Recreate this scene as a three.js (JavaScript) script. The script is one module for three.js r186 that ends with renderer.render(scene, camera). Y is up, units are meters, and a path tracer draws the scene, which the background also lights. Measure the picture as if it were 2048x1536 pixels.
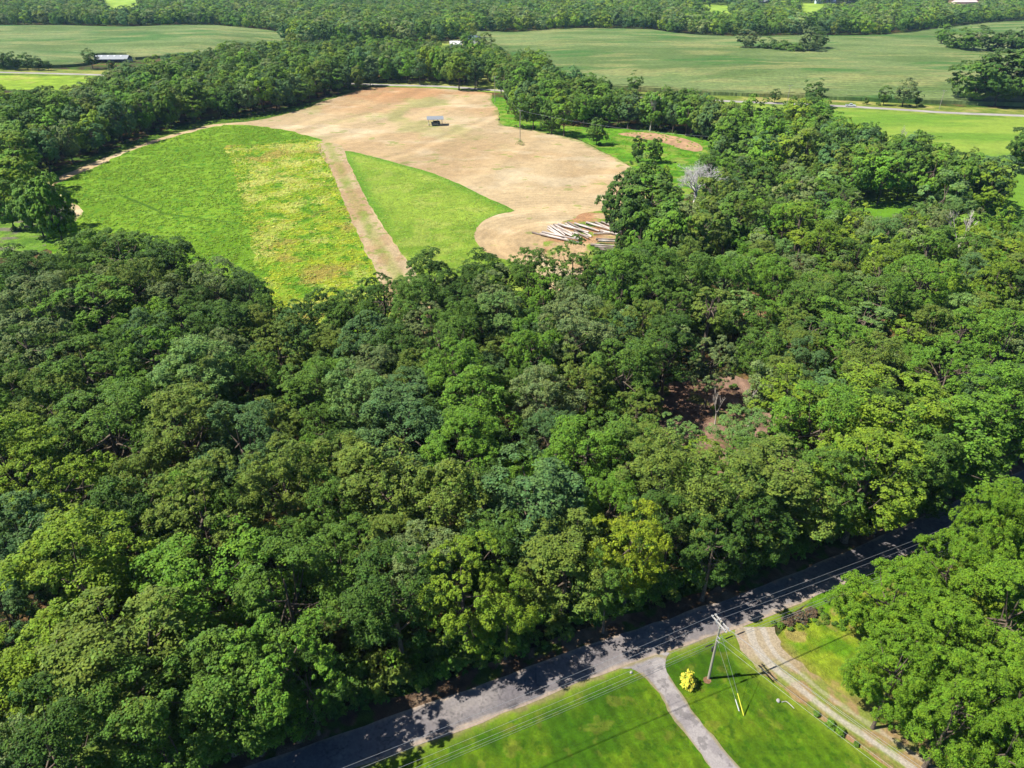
import * as THREE from 'three';
import { Sky } from 'three/addons/objects/Sky.js';
import { mergeGeometries } from 'three/addons/utils/BufferGeometryUtils.js';

// ------------------------------------------------------------------ camera, sky, sun, exposure
const EYE = 80, PITCH = THREE.MathUtils.degToRad(31), TY = 0.54;
const scene = new THREE.Scene();
const camera = new THREE.PerspectiveCamera(2 * Math.atan(TY) * 180 / Math.PI, 1024 / 768, 1, 8000);
camera.position.set(0, EYE, 0);
camera.rotation.x = -PITCH;
const renderer = new THREE.WebGLRenderer({ antialias: true });
renderer.setSize(1024, 768);
renderer.toneMapping = THREE.LinearToneMapping;
renderer.toneMappingExposure = 2.15;
renderer.shadowMap.enabled = true;

const sunDir = new THREE.Vector3(-1, 1.32, 0.1).normalize();
const sky = new Sky();
sky.name = 'sky'; sky.scale.setScalar(7000); sky.userData.kind = 'structure';
Object.assign(sky.material.uniforms.turbidity, { value: 2 });
sky.material.uniforms.rayleigh.value = 0.8;
sky.material.uniforms.mieCoefficient.value = 0.002;
sky.material.uniforms.sunPosition.value.copy(sunDir);
scene.add(sky);
scene.environmentIntensity = 0.1;
const sun = new THREE.DirectionalLight(new THREE.Color(1, 0.95, 0.86), 5);
sun.position.copy(sunDir).multiplyScalar(600).add(new THREE.Vector3(0, 0, -250));
sun.target.position.set(0, 0, -250);
sun.castShadow = true;
sun.shadow.mapSize.set(4096, 4096);
Object.assign(sun.shadow.camera, { left: -500, right: 500, top: 500, bottom: -500, near: 1, far: 1500 });
scene.add(sun, sun.target);
scene.fog = new THREE.FogExp2(0x9fc4ea, 0.000045);

// ------------------------------------------------------------------ helpers
let seed = 12345;
const rnd = () => { seed = (seed + 0x6D2B79F5) | 0; let t = Math.imul(seed ^ (seed >>> 15), 1 | seed); t = (t + Math.imul(t ^ (t >>> 7), 61 | t)) ^ t; return ((t ^ (t >>> 14)) >>> 0) / 4294967296; };
const reseed = (n) => { seed = n; };
const R = (a, b) => a + (b - a) * rnd();
const clamp = (x, a = 0, b = 1) => Math.min(b, Math.max(a, x));
const lerp = (a, b, t) => a + (b - a) * t;
const sstep = (a, b, x) => { const t = clamp((x - a) / (b - a)); return t * t * (3 - 2 * t); };
const SIN = Math.sin(PITCH), COS = Math.cos(PITCH);
// where the line of sight of a photograph point (2048 x 1536) meets the level h metres above the ground
function G(px, py, h = 0) {
  const x = (px - 1024) / 1024 * 0.72, y = -(py - 768) / 768 * 0.54, down = SIN - y * COS, t = (EYE - h) / Math.max(down, 0.02);
  return { x: x * t, z: -(COS + y * SIN) * t, t };
}
function toPhoto(x, y, z) {
  const d = EYE - y, f = -z, t = f * COS + d * SIN, u = f * SIN - d * COS;
  return { x: 1024 + x / t / 0.72 * 1024, y: 768 - u / t / 0.54 * 768, t };
}
const LAT = new Float32Array(65536); for (let i = 0; i < 65536; i++) LAT[i] = rnd();
function noise(x, y) {
  const ix = Math.floor(x), iy = Math.floor(y); let fx = x - ix, fy = y - iy;
  fx = fx * fx * (3 - 2 * fx); fy = fy * fy * (3 - 2 * fy);
  const x0 = ix & 255, x1 = (ix + 1) & 255, y0 = (iy & 255) << 8, y1 = ((iy + 1) & 255) << 8;
  const a = LAT[y0 + x0], b = LAT[y0 + x1], c = LAT[y1 + x0], d = LAT[y1 + x1];
  return a + (b - a) * fx + (c - a) * fy + (a - b - c + d) * fx * fy;
}
function fbm(x, y, n = 4) { let s = 0, a = 0.5, t = 0; for (let i = 0; i < n; i++) { s += a * noise(x, y); t += a; x = x * 2.03 + 17.3; y = y * 2.01 + 9.1; a *= 0.5; } return s / t; }
const inside = (p, x, y) => { let c = false; for (let i = 0, j = p.length - 1; i < p.length; j = i++) { const [xi, yi] = p[i], [xj, yj] = p[j]; if ((yi > y) !== (yj > y) && x < (xj - xi) * (y - yi) / (yj - yi) + xi) c = !c; } return c; };
function edgeDist(p, x, y) { let m = 1e9; for (let i = 0, j = p.length - 1; i < p.length; j = i++) { const [ax, ay] = p[j], [bx, by] = p[i], dx = bx - ax, dy = by - ay, t = clamp(((x - ax) * dx + (y - ay) * dy) / (dx * dx + dy * dy || 1)); m = Math.min(m, Math.hypot(x - ax - t * dx, y - ay - t * dy)); } return m; }
function lineDist(p, x, y) { let m = 1e9; for (let i = 1; i < p.length; i++) { const [ax, ay] = p[i - 1], [bx, by] = p[i], dx = bx - ax, dy = by - ay, t = clamp(((x - ax) * dx + (y - ay) * dy) / (dx * dx + dy * dy || 1)); m = Math.min(m, Math.hypot(x - ax - t * dx, y - ay - t * dy)); } return m; }
const ground = (pts) => pts.map(([a, b]) => { const g = G(a, b); return [g.x, g.z]; });

const used = {};
function numbered(name) { const n = used[name] = (used[name] ?? -1) + 1; return n ? `${name}_${String(n).padStart(3, '0')}` : name; }
function tag(o, label, category, group, kind) { o.userData.label = label; if (category) o.userData.category = category; if (group) o.userData.group = group; if (kind) o.userData.kind = kind; return o; }
function shade(o) { o.traverse((c) => { if (c.isMesh) { c.castShadow = c.receiveShadow = true; } }); return o; }
function base(name, x, y, z, turn = 0) { const g = new THREE.Group(); g.name = numbered(name); g.position.set(x, y, z); g.rotation.y = turn; scene.add(g); return g; }
function part(name, geo, mat, parent) { const m = new THREE.Mesh(geo, mat); m.name = name; m.castShadow = m.receiveShadow = true; parent.add(m); return m; }
function merge(list) { return mergeGeometries(list.map((g) => { const c = g.index ? g.toNonIndexed() : g; for (const k of Object.keys(c.attributes)) if (!['position', 'normal', 'uv'].includes(k)) c.deleteAttribute(k); return c; })); }
const box = (w, h, d, x = 0, y = 0, z = 0) => new THREE.BoxGeometry(w, h, d).translate(x, y, z);
function bar(a, b, r0, r1 = r0, n = 7) {
  const A = new THREE.Vector3(...a), B = new THREE.Vector3(...b), d = B.clone().sub(A), g = new THREE.CylinderGeometry(r1, r0, d.length(), n, 1);
  return g.applyQuaternion(new THREE.Quaternion().setFromUnitVectors(new THREE.Vector3(0, 1, 0), d.clone().normalize())).translate(...A.clone().add(B).multiplyScalar(0.5).toArray());
}

// ------------------------------------------------------------------ computed textures (colours are what the surfaces are made of)
const bytes = (n) => new Uint8Array(n);
function colourTex(w, h, x0, z0, W, H, fn) {
  const d = bytes(w * h * 4), c = [0, 0, 0];
  for (let j = 0, k = 0; j < h; j++) for (let i = 0; i < w; i++, k += 4) {
    fn(x0 + (i + 0.5) / w * W, z0 + (j + 0.5) / h * H, c);
    d[k] = clamp(c[0], 0, 255); d[k + 1] = clamp(c[1], 0, 255); d[k + 2] = clamp(c[2], 0, 255); d[k + 3] = 255;
  }
  const t = new THREE.DataTexture(d, w, h); t.colorSpace = THREE.SRGBColorSpace; t.magFilter = THREE.LinearFilter; t.minFilter = THREE.LinearMipmapLinearFilter; t.generateMipmaps = true; t.wrapS = t.wrapT = THREE.RepeatWrapping; t.needsUpdate = true;
  return t;
}
const mix3 = (c, a, t) => { t = clamp(t); c[0] += (a[0] - c[0]) * t; c[1] += (a[1] - c[1]) * t; c[2] += (a[2] - c[2]) * t; };
const set3 = (c, a) => { c[0] = a[0]; c[1] = a[1]; c[2] = a[2]; };
const gain = (c, g) => { c[0] *= g; c[1] *= g; c[2] *= g; };
// tiling bump: noise on a torus of lattice size
function bumpTile(n, freq, oct, rough) {
  const d = bytes(n * n * 4);
  for (let j = 0; j < n; j++) for (let i = 0; i < n; i++) {
    let s = 0, a = 1, tot = 0, f = freq;
    for (let o = 0; o < oct; o++) {
      const x = i / n * f, y = j / n * f, ix = Math.floor(x), iy = Math.floor(y), fx = x - ix, fy = y - iy, L = (u, v) => LAT[(((v % f) + o * 37) & 255) * 256 + (((u % f) + o * 91) & 255)];
      const sx = fx * fx * (3 - 2 * fx), sy = fy * fy * (3 - 2 * fy);
      s += a * lerp(lerp(L(ix, iy), L(ix + 1, iy), sx), lerp(L(ix, iy + 1), L(ix + 1, iy + 1), sx), sy); tot += a; a *= rough; f *= 2;
    }
    const v = clamp(s / tot) * 255, k = (j * n + i) * 4; d[k] = d[k + 1] = d[k + 2] = v; d[k + 3] = 255;
  }
  const t = new THREE.DataTexture(d, n, n); t.magFilter = THREE.LinearFilter; t.wrapS = t.wrapT = THREE.RepeatWrapping; t.needsUpdate = true; return t;
}
const BUMP = bumpTile(512, 16, 5, 0.75);
function bumpFor(W, H, tile) { const b = BUMP.clone(); b.repeat.set(W / tile, H / tile); b.needsUpdate = true; return b; }

// a flat sheet of ground: outline in metres, rounded and roughened, with its own unrepeated colour map
function outline(pts, step, rough, smooth = true) {
  const v = pts.map(([x, z]) => new THREE.Vector3(x, 0, z)), c = new THREE.CatmullRomCurve3(v, true, 'centripetal');
  const path = smooth ? c : null, out = [];
  const len = pts.reduce((s, p, i) => s + Math.hypot(p[0] - pts[(i + 1) % pts.length][0], p[1] - pts[(i + 1) % pts.length][1]), 0), n = Math.min(900, Math.ceil(len / step));
  if (path) { path.arcLengthDivisions = 1200; for (const q of path.getSpacedPoints(n).slice(0, -1)) out.push([q.x, q.z]); } else out.push(...pts);
  return rough ? out.map(([x, z]) => [x + (fbm(x / rough / 3, z / rough / 3, 3) - 0.5) * rough * 2, z + (fbm(x / rough / 3 + 50, z / rough / 3 + 50, 3) - 0.5) * rough * 2]) : out;
}
function sheet(name, poly, y, paint, { res = 512, bump = 0.15, tile = 8, roughness = 0.95, label, dim = 0.68 } = {}) {
  let x0 = 1e9, x1 = -1e9, z0 = 1e9, z1 = -1e9;
  for (const [x, z] of poly) { x0 = Math.min(x0, x); x1 = Math.max(x1, x); z0 = Math.min(z0, z); z1 = Math.max(z1, z); }
  const W = x1 - x0, H = z1 - z0, g = new THREE.ShapeGeometry(new THREE.Shape(poly.map(([x, z]) => new THREE.Vector2(x, -z))));
  g.rotateX(-Math.PI / 2).translate(0, y, 0);
  const p = g.attributes.position, uv = new Float32Array(p.count * 2);
  for (let i = 0; i < p.count; i++) { uv[i * 2] = (p.getX(i) - x0) / W; uv[i * 2 + 1] = (p.getZ(i) - z0) / H; }
  g.setAttribute('uv', new THREE.BufferAttribute(uv, 2));
  const rx = typeof res === 'number' ? res : res[0], rz = typeof res === 'number' ? res : res[1];
  const m = new THREE.MeshPhysicalMaterial({ color: new THREE.Color().setRGB(dim, dim, dim), specularIntensity: 0.25, roughness, map: colourTex(rx, rz, x0, z0, W, H, paint), bumpMap: bumpFor(W, H, tile), bumpScale: bump });
  const o = new THREE.Mesh(g, m); o.name = name; o.userData.kind = 'structure'; if (label) o.userData.label = label; o.receiveShadow = true; scene.add(o);
  return o;
}

// ------------------------------------------------------------------ the lie of the land
const roadSouth = ground([[740, 1523], [1000, 1428], [1205, 1346], [1328, 1305], [1434, 1267], [1513, 1240], [1780, 1125], [2040, 998]]);
{ const [a, b] = roadSouth; roadSouth.unshift([a[0] - 60, a[1] + 25]); const l = roadSouth.at(-1), k = roadSouth.at(-2), L = Math.hypot(l[0] - k[0], l[1] - k[1]); roadSouth.push([l[0] + (l[0] - k[0]) / L * 120, l[1] + (l[1] - k[1]) / L * 120]); }
const roadCurve = new THREE.CatmullRomCurve3(roadSouth.map(([x, z]) => new THREE.Vector3(x, 0, z)), false, 'centripetal');
const roadS = roadCurve.getSpacedPoints(110).map((p) => [p.x, p.z]);
const shift = (line, d) => line.map(([x, z], i) => { const [ax, az] = line[Math.max(0, i - 1)], [bx, bz] = line[Math.min(line.length - 1, i + 1)], L = Math.hypot(bx - ax, bz - az); return [x + (bz - az) / L * d, z - (bx - ax) / L * d]; });  // d > 0: to the far (north) side
const ROADW = 4.7, roadMid = shift(roadS, ROADW / 2), roadN = shift(roadS, ROADW), roadThin = roadMid.filter((_, i) => i % 6 === 0), roadSThin = roadS.filter((_, i) => i % 6 === 0);
const thin = (l, n) => l.filter((_, i) => i % n === 0 || i === l.length - 1);
const northOfRoad = (x, z) => { let best = 1e9, s = 0; for (let i = 1; i < roadThin.length; i++) { const [ax, az] = roadThin[i - 1], [bx, bz] = roadThin[i], dx = bx - ax, dz = bz - az, t = clamp(((x - ax) * dx + (z - az) * dz) / (dx * dx + dz * dz)), d = Math.hypot(x - ax - t * dx, z - az - t * dz); if (d < best) { best = d; s = (x - ax) * dz - (z - az) * dx; } } return s > 0 ? best : -best; };
const farRoadPx = [[-160, 143], [0, 145], [90, 147], [200, 150], [340, 154], [520, 162], [720, 168.5], [760, 170], [900, 174], [985, 180.5], [1200, 192], [1440, 202], [1530, 206], [1650, 211], [1760, 217], [1900, 226], [2048, 232], [2250, 243]];
const farRoad = new THREE.CatmullRomCurve3(ground(farRoadPx).map(([x, z]) => new THREE.Vector3(x, 0, z)), false, 'centripetal').getSpacedPoints(160).map((p) => [p.x, p.z]);

// base ground: leaf litter, clay and low weeds under the woods, out to the horizon
{
  const S = 3600, t = colourTex(1024, 1024, 0, 0, 64, 64, (x, z, c) => {
    const w = (v) => { const a = v / 64; return a; };
    const blend = (f) => { const u = w(x), v = w(z); return lerp(lerp(f(x, z), f(x - 64, z), sstep(0.75, 1, u)), lerp(f(x, z - 64), f(x - 64, z - 64), sstep(0.75, 1, u)), sstep(0.75, 1, v)); };
    const a = blend((p, q) => fbm(p / 5 + 40, q / 5 + 40, 5)), b = blend((p, q) => noise(p * 3.1 + 70, q * 3.1 + 70)), d = blend((p, q) => fbm(p / 11 + 90, q / 11 + 90, 3));
    set3(c, [60, 54, 32]); mix3(c, [58, 82, 24], sstep(0.38, 0.56, a)); mix3(c, [98, 74, 48], sstep(0.6, 0.72, d) * 0.8); gain(c, 0.7 + 0.6 * b);
  });
  t.repeat.set(S / 64, S / 64);
  const m = new THREE.MeshPhysicalMaterial({ map: t, specularIntensity: 0.2, roughness: 1, bumpMap: bumpFor(S, S, 6), bumpScale: 0.25 });
  const g = new THREE.PlaneGeometry(S, S, 8, 8).rotateX(-Math.PI / 2).translate(0, 0, -900);
  const o = new THREE.Mesh(g, m); o.name = 'ground'; o.userData.kind = 'structure'; o.receiveShadow = true; scene.add(o);
}

// --- fields
const P = {};
P.tilled = ground([[92, 361], [150, 337], [230, 305], [300, 280], [360, 263], [420, 248], [500, 240], [560, 228], [610, 215], [640, 201], [690, 188], [720, 181], [745, 175], [800, 173], [900, 178], [978, 186], [984, 195], [985, 203], [996, 217], [998, 236], [1005, 250], [1040, 256], [1100, 267], [1160, 281], [1200, 300], [1240, 320], [1258, 330], [1272, 340], [1285, 372], [1310, 405], [1330, 440], [1340, 490], [1250, 540], [1100, 590], [1000, 640], [760, 680], [500, 700], [330, 650], [200, 600], [160, 520], [140, 440], [106, 385]]);
P.meadow = ground([[118, 366], [180, 338], [260, 303], [330, 279], [400, 260], [450, 250], [510, 252], [560, 259], [600, 268], [645, 281], [540, 292], [500, 297], [505, 400], [530, 500], [560, 600], [580, 700], [300, 650], [160, 560], [90, 480], [150, 440], [165, 420], [120, 392]]);
P.strip = ground([[456, 291], [520, 288], [610, 278], [645, 286], [662, 330], [688, 400], [718, 470], [752, 545], [790, 620], [800, 700], [560, 700], [535, 600], [503, 500], [478, 400], [463, 330]]);
P.track = ground([[640, 287], [672, 287], [700, 335], [742, 420], [782, 482], [824, 540], [880, 620], [800, 640], [756, 548], [720, 478], [690, 408], [664, 345]]);
P.wedge = ground([[690, 302], [740, 312], [800, 328], [860, 345], [920, 369], [970, 394], [1010, 411], [1028, 423], [1000, 428], [970, 440], [953, 455], [950, 475], [960, 495], [985, 512], [1030, 526], [1090, 570], [1050, 640], [890, 640], [827, 540], [785, 480], [745, 420], [704, 338]]);
P.yard = ground([[1085, 505], [1105, 462], [1150, 434], [1190, 422], [1250, 425], [1300, 440], [1340, 480], [1290, 530], [1180, 545], [1110, 530]]);
P.margin = ground([[985, 204], [984, 197], [1003, 195], [1016, 212], [1032, 232], [1100, 248], [1180, 255], [1250, 258], [1320, 262], [1400, 278], [1460, 300], [1430, 340], [1400, 370], [1345, 405], [1290, 385], [1272, 352], [1258, 331], [1200, 300], [1160, 280], [1100, 266], [1040, 255], [1006, 250], [999, 236], [997, 217]]);
P.smallTilled = ground([[1235, 268], [1290, 265], [1345, 272], [1390, 285], [1405, 295], [1397, 304], [1370, 300], [1320, 284], [1270, 275]]);
P.leftVerge = ground([[40, 372], [92, 352], [150, 327], [230, 296], [300, 270], [360, 252], [420, 240], [500, 234], [560, 222], [610, 210], [640, 200], [690, 187], [700, 186], [640, 205], [610, 217], [560, 231], [500, 243], [420, 250], [360, 265], [300, 282], [230, 307], [150, 340], [90, 368], [60, 380]]);
P.leftHay = ground([[-160, 147], [0, 150], [120, 152], [240, 155], [345, 159], [330, 180], [200, 185], [60, 180], [-160, 176]]);
P.pasture = ground([[1400, 202], [1540, 209], [1700, 217], [1900, 229], [2048, 236], [2250, 247], [2250, 560], [2048, 540], [1850, 520], [1680, 470], [1620, 360], [1540, 260], [1430, 220]]);
P.cornLeft = ground([[-160, 56], [0, 54], [120, 54], [250, 57], [330, 55], [400, 53], [480, 58], [550, 66], [600, 76], [560, 92], [470, 106], [330, 116], [260, 120], [252, 112], [195, 112], [190, 128], [150, 134], [0, 138], [-160, 138]]);
P.cornRight = ground([[880, 66], [960, 66], [1030, 68], [1080, 64], [1150, 60], [1300, 63], [1360, 71], [1450, 76], [1600, 75], [1750, 74], [1860, 62], [1950, 50], [2048, 44], [2250, 38], [2250, 226], [2048, 214], [1900, 209], [1800, 206], [1700, 202], [1600, 197], [1440, 191], [1300, 182], [1200, 176], [1110, 166], [1060, 135], [1000, 98], [950, 80]]);
P.houseYard = ground([[868, 92], [905, 80], [955, 76], [968, 92], [960, 108], [975, 122], [985, 150], [1000, 181], [940, 176], [950, 150], [945, 122], [925, 104], [880, 104]]);
P.topField1 = ground([[192, -8], [300, -8], [288, 9], [262, 15], [215, 18]]);
P.topField2 = ground([[1362, 11], [1400, 3], [1450, 4], [1492, 18], [1452, 29], [1400, 21]]);
P.topField3 = ground([[1588, -2], [1640, 3], [1652, 10], [1626, 31], [1600, 27]]);
P.topField4 = ground([[1755, -4], [1790, -4], [1784, 8], [1766, 9]]);
P.topField5 = ground([[1885, -3], [1965, -3], [1955, 8], [1895, 9]]);
P.leftClearing = ground([[-80, 400], [20, 385], [90, 368], [118, 388], [150, 440], [110, 490], [50, 510], [-80, 515]]);

const grassPaint = (lo, hi, alt, opt = {}) => (x, z, c) => {
  const s = opt.s ?? 1, a = fbm(x / (14 * s), z / (14 * s), 4), b = fbm(x / (2.4 * s) + 31, z / (2.4 * s) + 31, 4), d = noise(x * 2.7 / s, z * 2.7 / s);
  set3(c, lo); mix3(c, hi, sstep(0.3, 0.7, a * 0.5 + b * 0.5)); if (alt) mix3(c, alt, sstep(opt.from ?? 0.55, opt.to ?? 0.75, fbm(x / (7 * s) + 77, z / (4 * s) + 77, 5)) * (opt.most ?? 0.8));
  gain(c, 0.8 + 0.4 * (0.6 * b + 0.4 * d));
};
const tillC = G(1120, 486), tillThin = outline(P.tilled, 14, 0);
const tilledPaint = (x, z, c) => {
  // passes of the harrow run along the field and turn round the log yard
  const rr = Math.hypot(x - tillC.x, (z - tillC.z) * 1.0), round = sstep(75, 45, rr), warp = fbm(x / 60, z / 60, 3) * 40;
  const along = x * 0.93 + z * 0.37 + warp * 0.5, u = lerp(along, rr, round > 0.5 ? 1 : 0);
  const row = 0.5 + 0.5 * Math.sin(u * 2.1 + 2 * noise(x / 9, z / 9)), pass = noise(u / 5, 3.3 + (round > 0.5 ? 7 : 0)), a = fbm(x / 45 + 11, z / 45 + 11, 5), b = fbm(x / 3 + 5, z / 3 + 5, 4), k = noise(x * 2.3, z * 2.3);
  set3(c, [184, 162, 124]); mix3(c, [174, 146, 106], sstep(0.42, 0.68, a) * 0.6); mix3(c, [198, 182, 150], sstep(0.5, 0.75, fbm(x / 20 + 200, z / 12 + 200, 4)) * 0.6);
  const d = -z; if (d > 185) mix3(c, [112, 132, 58], sstep(3.2, 0.3, edgeDist(tillThin, x, z) + (b - 0.5) * 7) * 0.6);
  const red = sstep(430, 520, d) * sstep(0.35, 0.62, fbm(x / 40 + 60, z / 25 + 60, 4)); mix3(c, [170, 122, 82], red * 0.6);
  mix3(c, [150, 150, 92], sstep(0.52, 0.7, fbm(x / 26 + 300, z / 40 + 300, 4)) * 0.7 * sstep(300, 430, d));
  mix3(c, [120, 138, 62], sstep(0.72, 0.8, fbm(x / 6 + 400, z / 4 + 400, 3)) * 0.5);
  gain(c, 0.92 + 0.06 * row * (0.15 + round * 0.7) + 0.15 * (pass - 0.2) + 0.02 + 0.16 * (b - 0.5) + 0.12 * (k - 0.5));
};
sheet('tilled_field', outline(P.tilled, 2, 1.8), 0.03, tilledPaint, { res: [1400, 1600], bump: 0.12, tile: 7, label: 'wide tan tilled field of straw and bare soil' });
sheet('field_verge', outline(P.leftVerge, 3, 1.5), 0.05, grassPaint([62, 92, 24], [96, 132, 34], [120, 122, 60]), { res: 512, bump: 0.4, tile: 6, label: 'green grass verge between the tan field and trees' });
const furrow = ground([[140, 404], [190, 396], [240, 391], [285, 408], [330, 428], [400, 437], [475, 446]]);
sheet('meadow', outline(P.meadow, 2, 1.8), 0.06, (x, z, c) => {
  const a = fbm(x / 22 + 3, z / 22 + 3, 4), b = fbm(x / 2.2 + 31, z / 2.2 + 31, 5), d = noise(x * 2.2, z * 2.2), w = fbm(x / 5 + 71, z / 5 + 71, 4);
  set3(c, [94, 130, 20]); mix3(c, [114, 148, 32], sstep(0.3, 0.7, a)); mix3(c, [122, 158, 46], sstep(0.52, 0.72, w) * 0.7); mix3(c, [60, 104, 22], sstep(0.55, 0.75, b) * 0.7);
  mix3(c, [40, 72, 14], sstep(1.1, 0.3, lineDist(furrow, x, z) + (w - 0.5) * 0.8) * 0.5); gain(c, 0.78 + 0.44 * (0.6 * b + 0.4 * d));
}, { res: 1024, bump: 0.5, tile: 7, dim: 0.86, label: 'bright green meadow left of the yellow grass strip' });
const stripMix = (x, z) => [fbm(x / 9 + 500, z / 9 + 500, 5), fbm(x / 14 + 600, z / 14 + 600, 4), fbm(x / 4 + 700, z / 4 + 700, 4)];
sheet('rough_grass_strip', outline(P.strip, 1.5, 1.8), 0.07, (x, z, c) => {
  const [a, b, w] = stripMix(x, z), d = noise(x * 2.5, z * 2.5), e = fbm(x / 1.6, z / 1.6, 4), far = sstep(170, 330, -z);
  set3(c, [134, 158, 44]); mix3(c, [112, 152, 30], sstep(0.4, 0.6, w)); mix3(c, [198, 194, 108], sstep(0.42, 0.7, a) * (0.3 + 0.5 * far)); mix3(c, [158, 136, 70], sstep(0.55, 0.72, b) * 0.8); mix3(c, [170, 172, 40], sstep(0.55, 0.7, fbm(x / 5 + 800, z / 5 + 800, 4)) * 0.6);
  mix3(c, [74, 122, 22], sstep(0.64, 0.74, w) * 0.7); gain(c, 0.78 + 0.42 * (0.6 * e + 0.4 * d));
}, { res: 1024, bump: 0.7, tile: 6, dim: 0.86, label: 'yellow green strip of rough grass with pale seed heads' });
const wedgeThin = outline(P.wedge, 14, 0);
const wedgeEdge = outline(P.wedge, 2.5, 0.6);
sheet('grass_wedge', wedgeEdge, 0.08, (x, z, c) => {
  const a = fbm(x / 18 + 15, z / 18 + 15, 4), b = fbm(x / 2.2 + 81, z / 2.2 + 81, 5), d = noise(x * 2.4, z * 2.4);
  set3(c, [108, 138, 38]); mix3(c, [132, 156, 52], sstep(0.35, 0.65, a)); mix3(c, [150, 160, 74], sstep(0.5, 0.7, fbm(x / 6 + 900, z / 6 + 900, 5)) * 0.6); mix3(c, [72, 124, 26], sstep(6, 0, edgeDist(wedgeThin, x, z)) * 0.6 * sstep(225, 260, -z));
  gain(c, 0.8 + 0.4 * (0.55 * b + 0.45 * d));
}, { res: 512, bump: 0.5, tile: 6, dim: 0.86, label: 'green grass wedge between dirt track and tan field' });
const trackEdge = outline(P.track, 2, 0.5), trackMid = ground([[656, 287], [684, 345], [716, 415], [752, 480], [790, 545], [840, 630]]);
sheet('dirt_track', trackEdge, 0.10, (x, z, c) => {
  const e = lineDist(trackMid, x, z), b = fbm(x / 1.5 + 3, z / 1.5 + 3, 4), d = noise(x * 3, z * 3), w = sstep(0.45, 0.62, fbm(x / 5 + 33, z / 9 + 33, 4));
  set3(c, [178, 158, 122]); mix3(c, [134, 144, 72], sstep(3.0, 0.4, e) * (0.5 + 0.5 * w)); mix3(c, [156, 124, 88], sstep(0.5, 0.66, fbm(x / 8 + 62, z / 20 + 62, 4)) * 0.5); mix3(c, [120, 138, 56], sstep(0.62, 0.72, fbm(x / 3 + 21, z / 3 + 21, 3)) * 0.6);
  gain(c, 0.82 + 0.36 * (0.5 * b + 0.5 * d));
}, { res: [512, 1024], bump: 0.15, tile: 5, label: 'tan dirt track running up through the grass' });
sheet('log_yard', outline(P.yard, 2, 1.4), 0.09, (x, z, c) => {
  const a = fbm(x / 7 + 41, z / 5 + 41, 5), b = fbm(x / 1.5, z / 1.5, 4), d = noise(x * 3, z * 3);
  set3(c, [186, 158, 118]); mix3(c, [168, 120, 84], sstep(0.5, 0.7, fbm(x / 12 + 8, z / 9 + 8, 4)) * 0.7); mix3(c, [126, 146, 58], sstep(0.46, 0.6, a)); mix3(c, [92, 128, 34], sstep(0.6, 0.7, a)); gain(c, 0.8 + 0.4 * (0.5 * b + 0.5 * d));
}, { res: 512, bump: 0.25, tile: 5, label: 'patchy grass and bare soil under the felled logs' });
sheet('field_margin', outline(P.margin, 3, 1.2), 0.05, grassPaint([82, 136, 22], [112, 162, 38], [146, 158, 70], { from: 0.5, to: 0.7 }), { res: 512, bump: 0.5, tile: 6, label: 'bright grass margin between tan field and hedgerow' });
sheet('small_tilled_strip', outline(P.smallTilled, 3, 0.6), 0.09, (x, z, c) => { const b = fbm(x / 3, z / 3, 4), u = x * 0.9 + z * 0.4; set3(c, [188, 152, 116]); gain(c, 0.9 + 0.03 * Math.sin(u * 1.7) + 0.3 * (b - 0.4)); }, { res: 256, label: 'narrow tan tilled strip in the right hand grass' });
sheet('hay_field', outline(P.leftHay, 6, 1), 0.05, grassPaint([128, 158, 40], [150, 176, 52], [170, 170, 86], { s: 3 }), { res: 256, bump: 0.4, label: 'yellow green hay field beside the far road' });
sheet('pasture', outline(P.pasture, 4, 1), 0.05, (x, z, c) => { const a = fbm(x / 60, z / 16, 4), b = fbm(x / 4 + 9, z / 2.5 + 9, 4), d = noise(x * 1.3, z * 1.3); set3(c, [110, 148, 46]); mix3(c, [140, 164, 62], sstep(0.35, 0.65, a)); mix3(c, [96, 146, 28], sstep(310, 240, -z) * 0.7); gain(c, 0.86 + 0.28 * (0.6 * b + 0.4 * d)); }, { res: 1024, bump: 0.35, tile: 7, label: 'smooth light green pasture below the far road' });
sheet('house_yard', outline(P.houseYard, 4, 1), 0.05, grassPaint([120, 146, 52], [158, 166, 84], [176, 166, 104], { s: 2 }), { res: 256, label: 'pale mown yard between far trees' });
for (const k of ['topField1', 'topField2', 'topField3', 'topField4', 'topField5']) sheet(numbered('far_field'), outline(P[k], 8, 2), 0.06, k === 'topField5' ? grassPaint([168, 140, 96], [184, 162, 118], null, { s: 6 }) : grassPaint([128, 160, 52], [152, 178, 66], null, { s: 6 }), { res: 128, label: { topField1: 'small bright field among far woods at top left', topField2: 'rounded bright field among far woods on the right', topField3: 'sloping light green field below the far houses', topField4: 'tiny light field gap in the far woods', topField5: 'pale bare lot beside the long far building' }[k] });
sheet('grass_clearing', outline(P.leftClearing, 3, 1), 0.05, grassPaint([88, 128, 34], [120, 152, 52], [118, 108, 104], { from: 0.5, to: 0.65 }), { res: 256, bump: 0.4, label: 'small grass clearing at the left edge of woods' });
P.bareSoil = ground([[1320, 780], [1400, 748], [1500, 760], [1600, 810], [1690, 890], [1580, 980], [1400, 960], [1325, 870]]);
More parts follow.
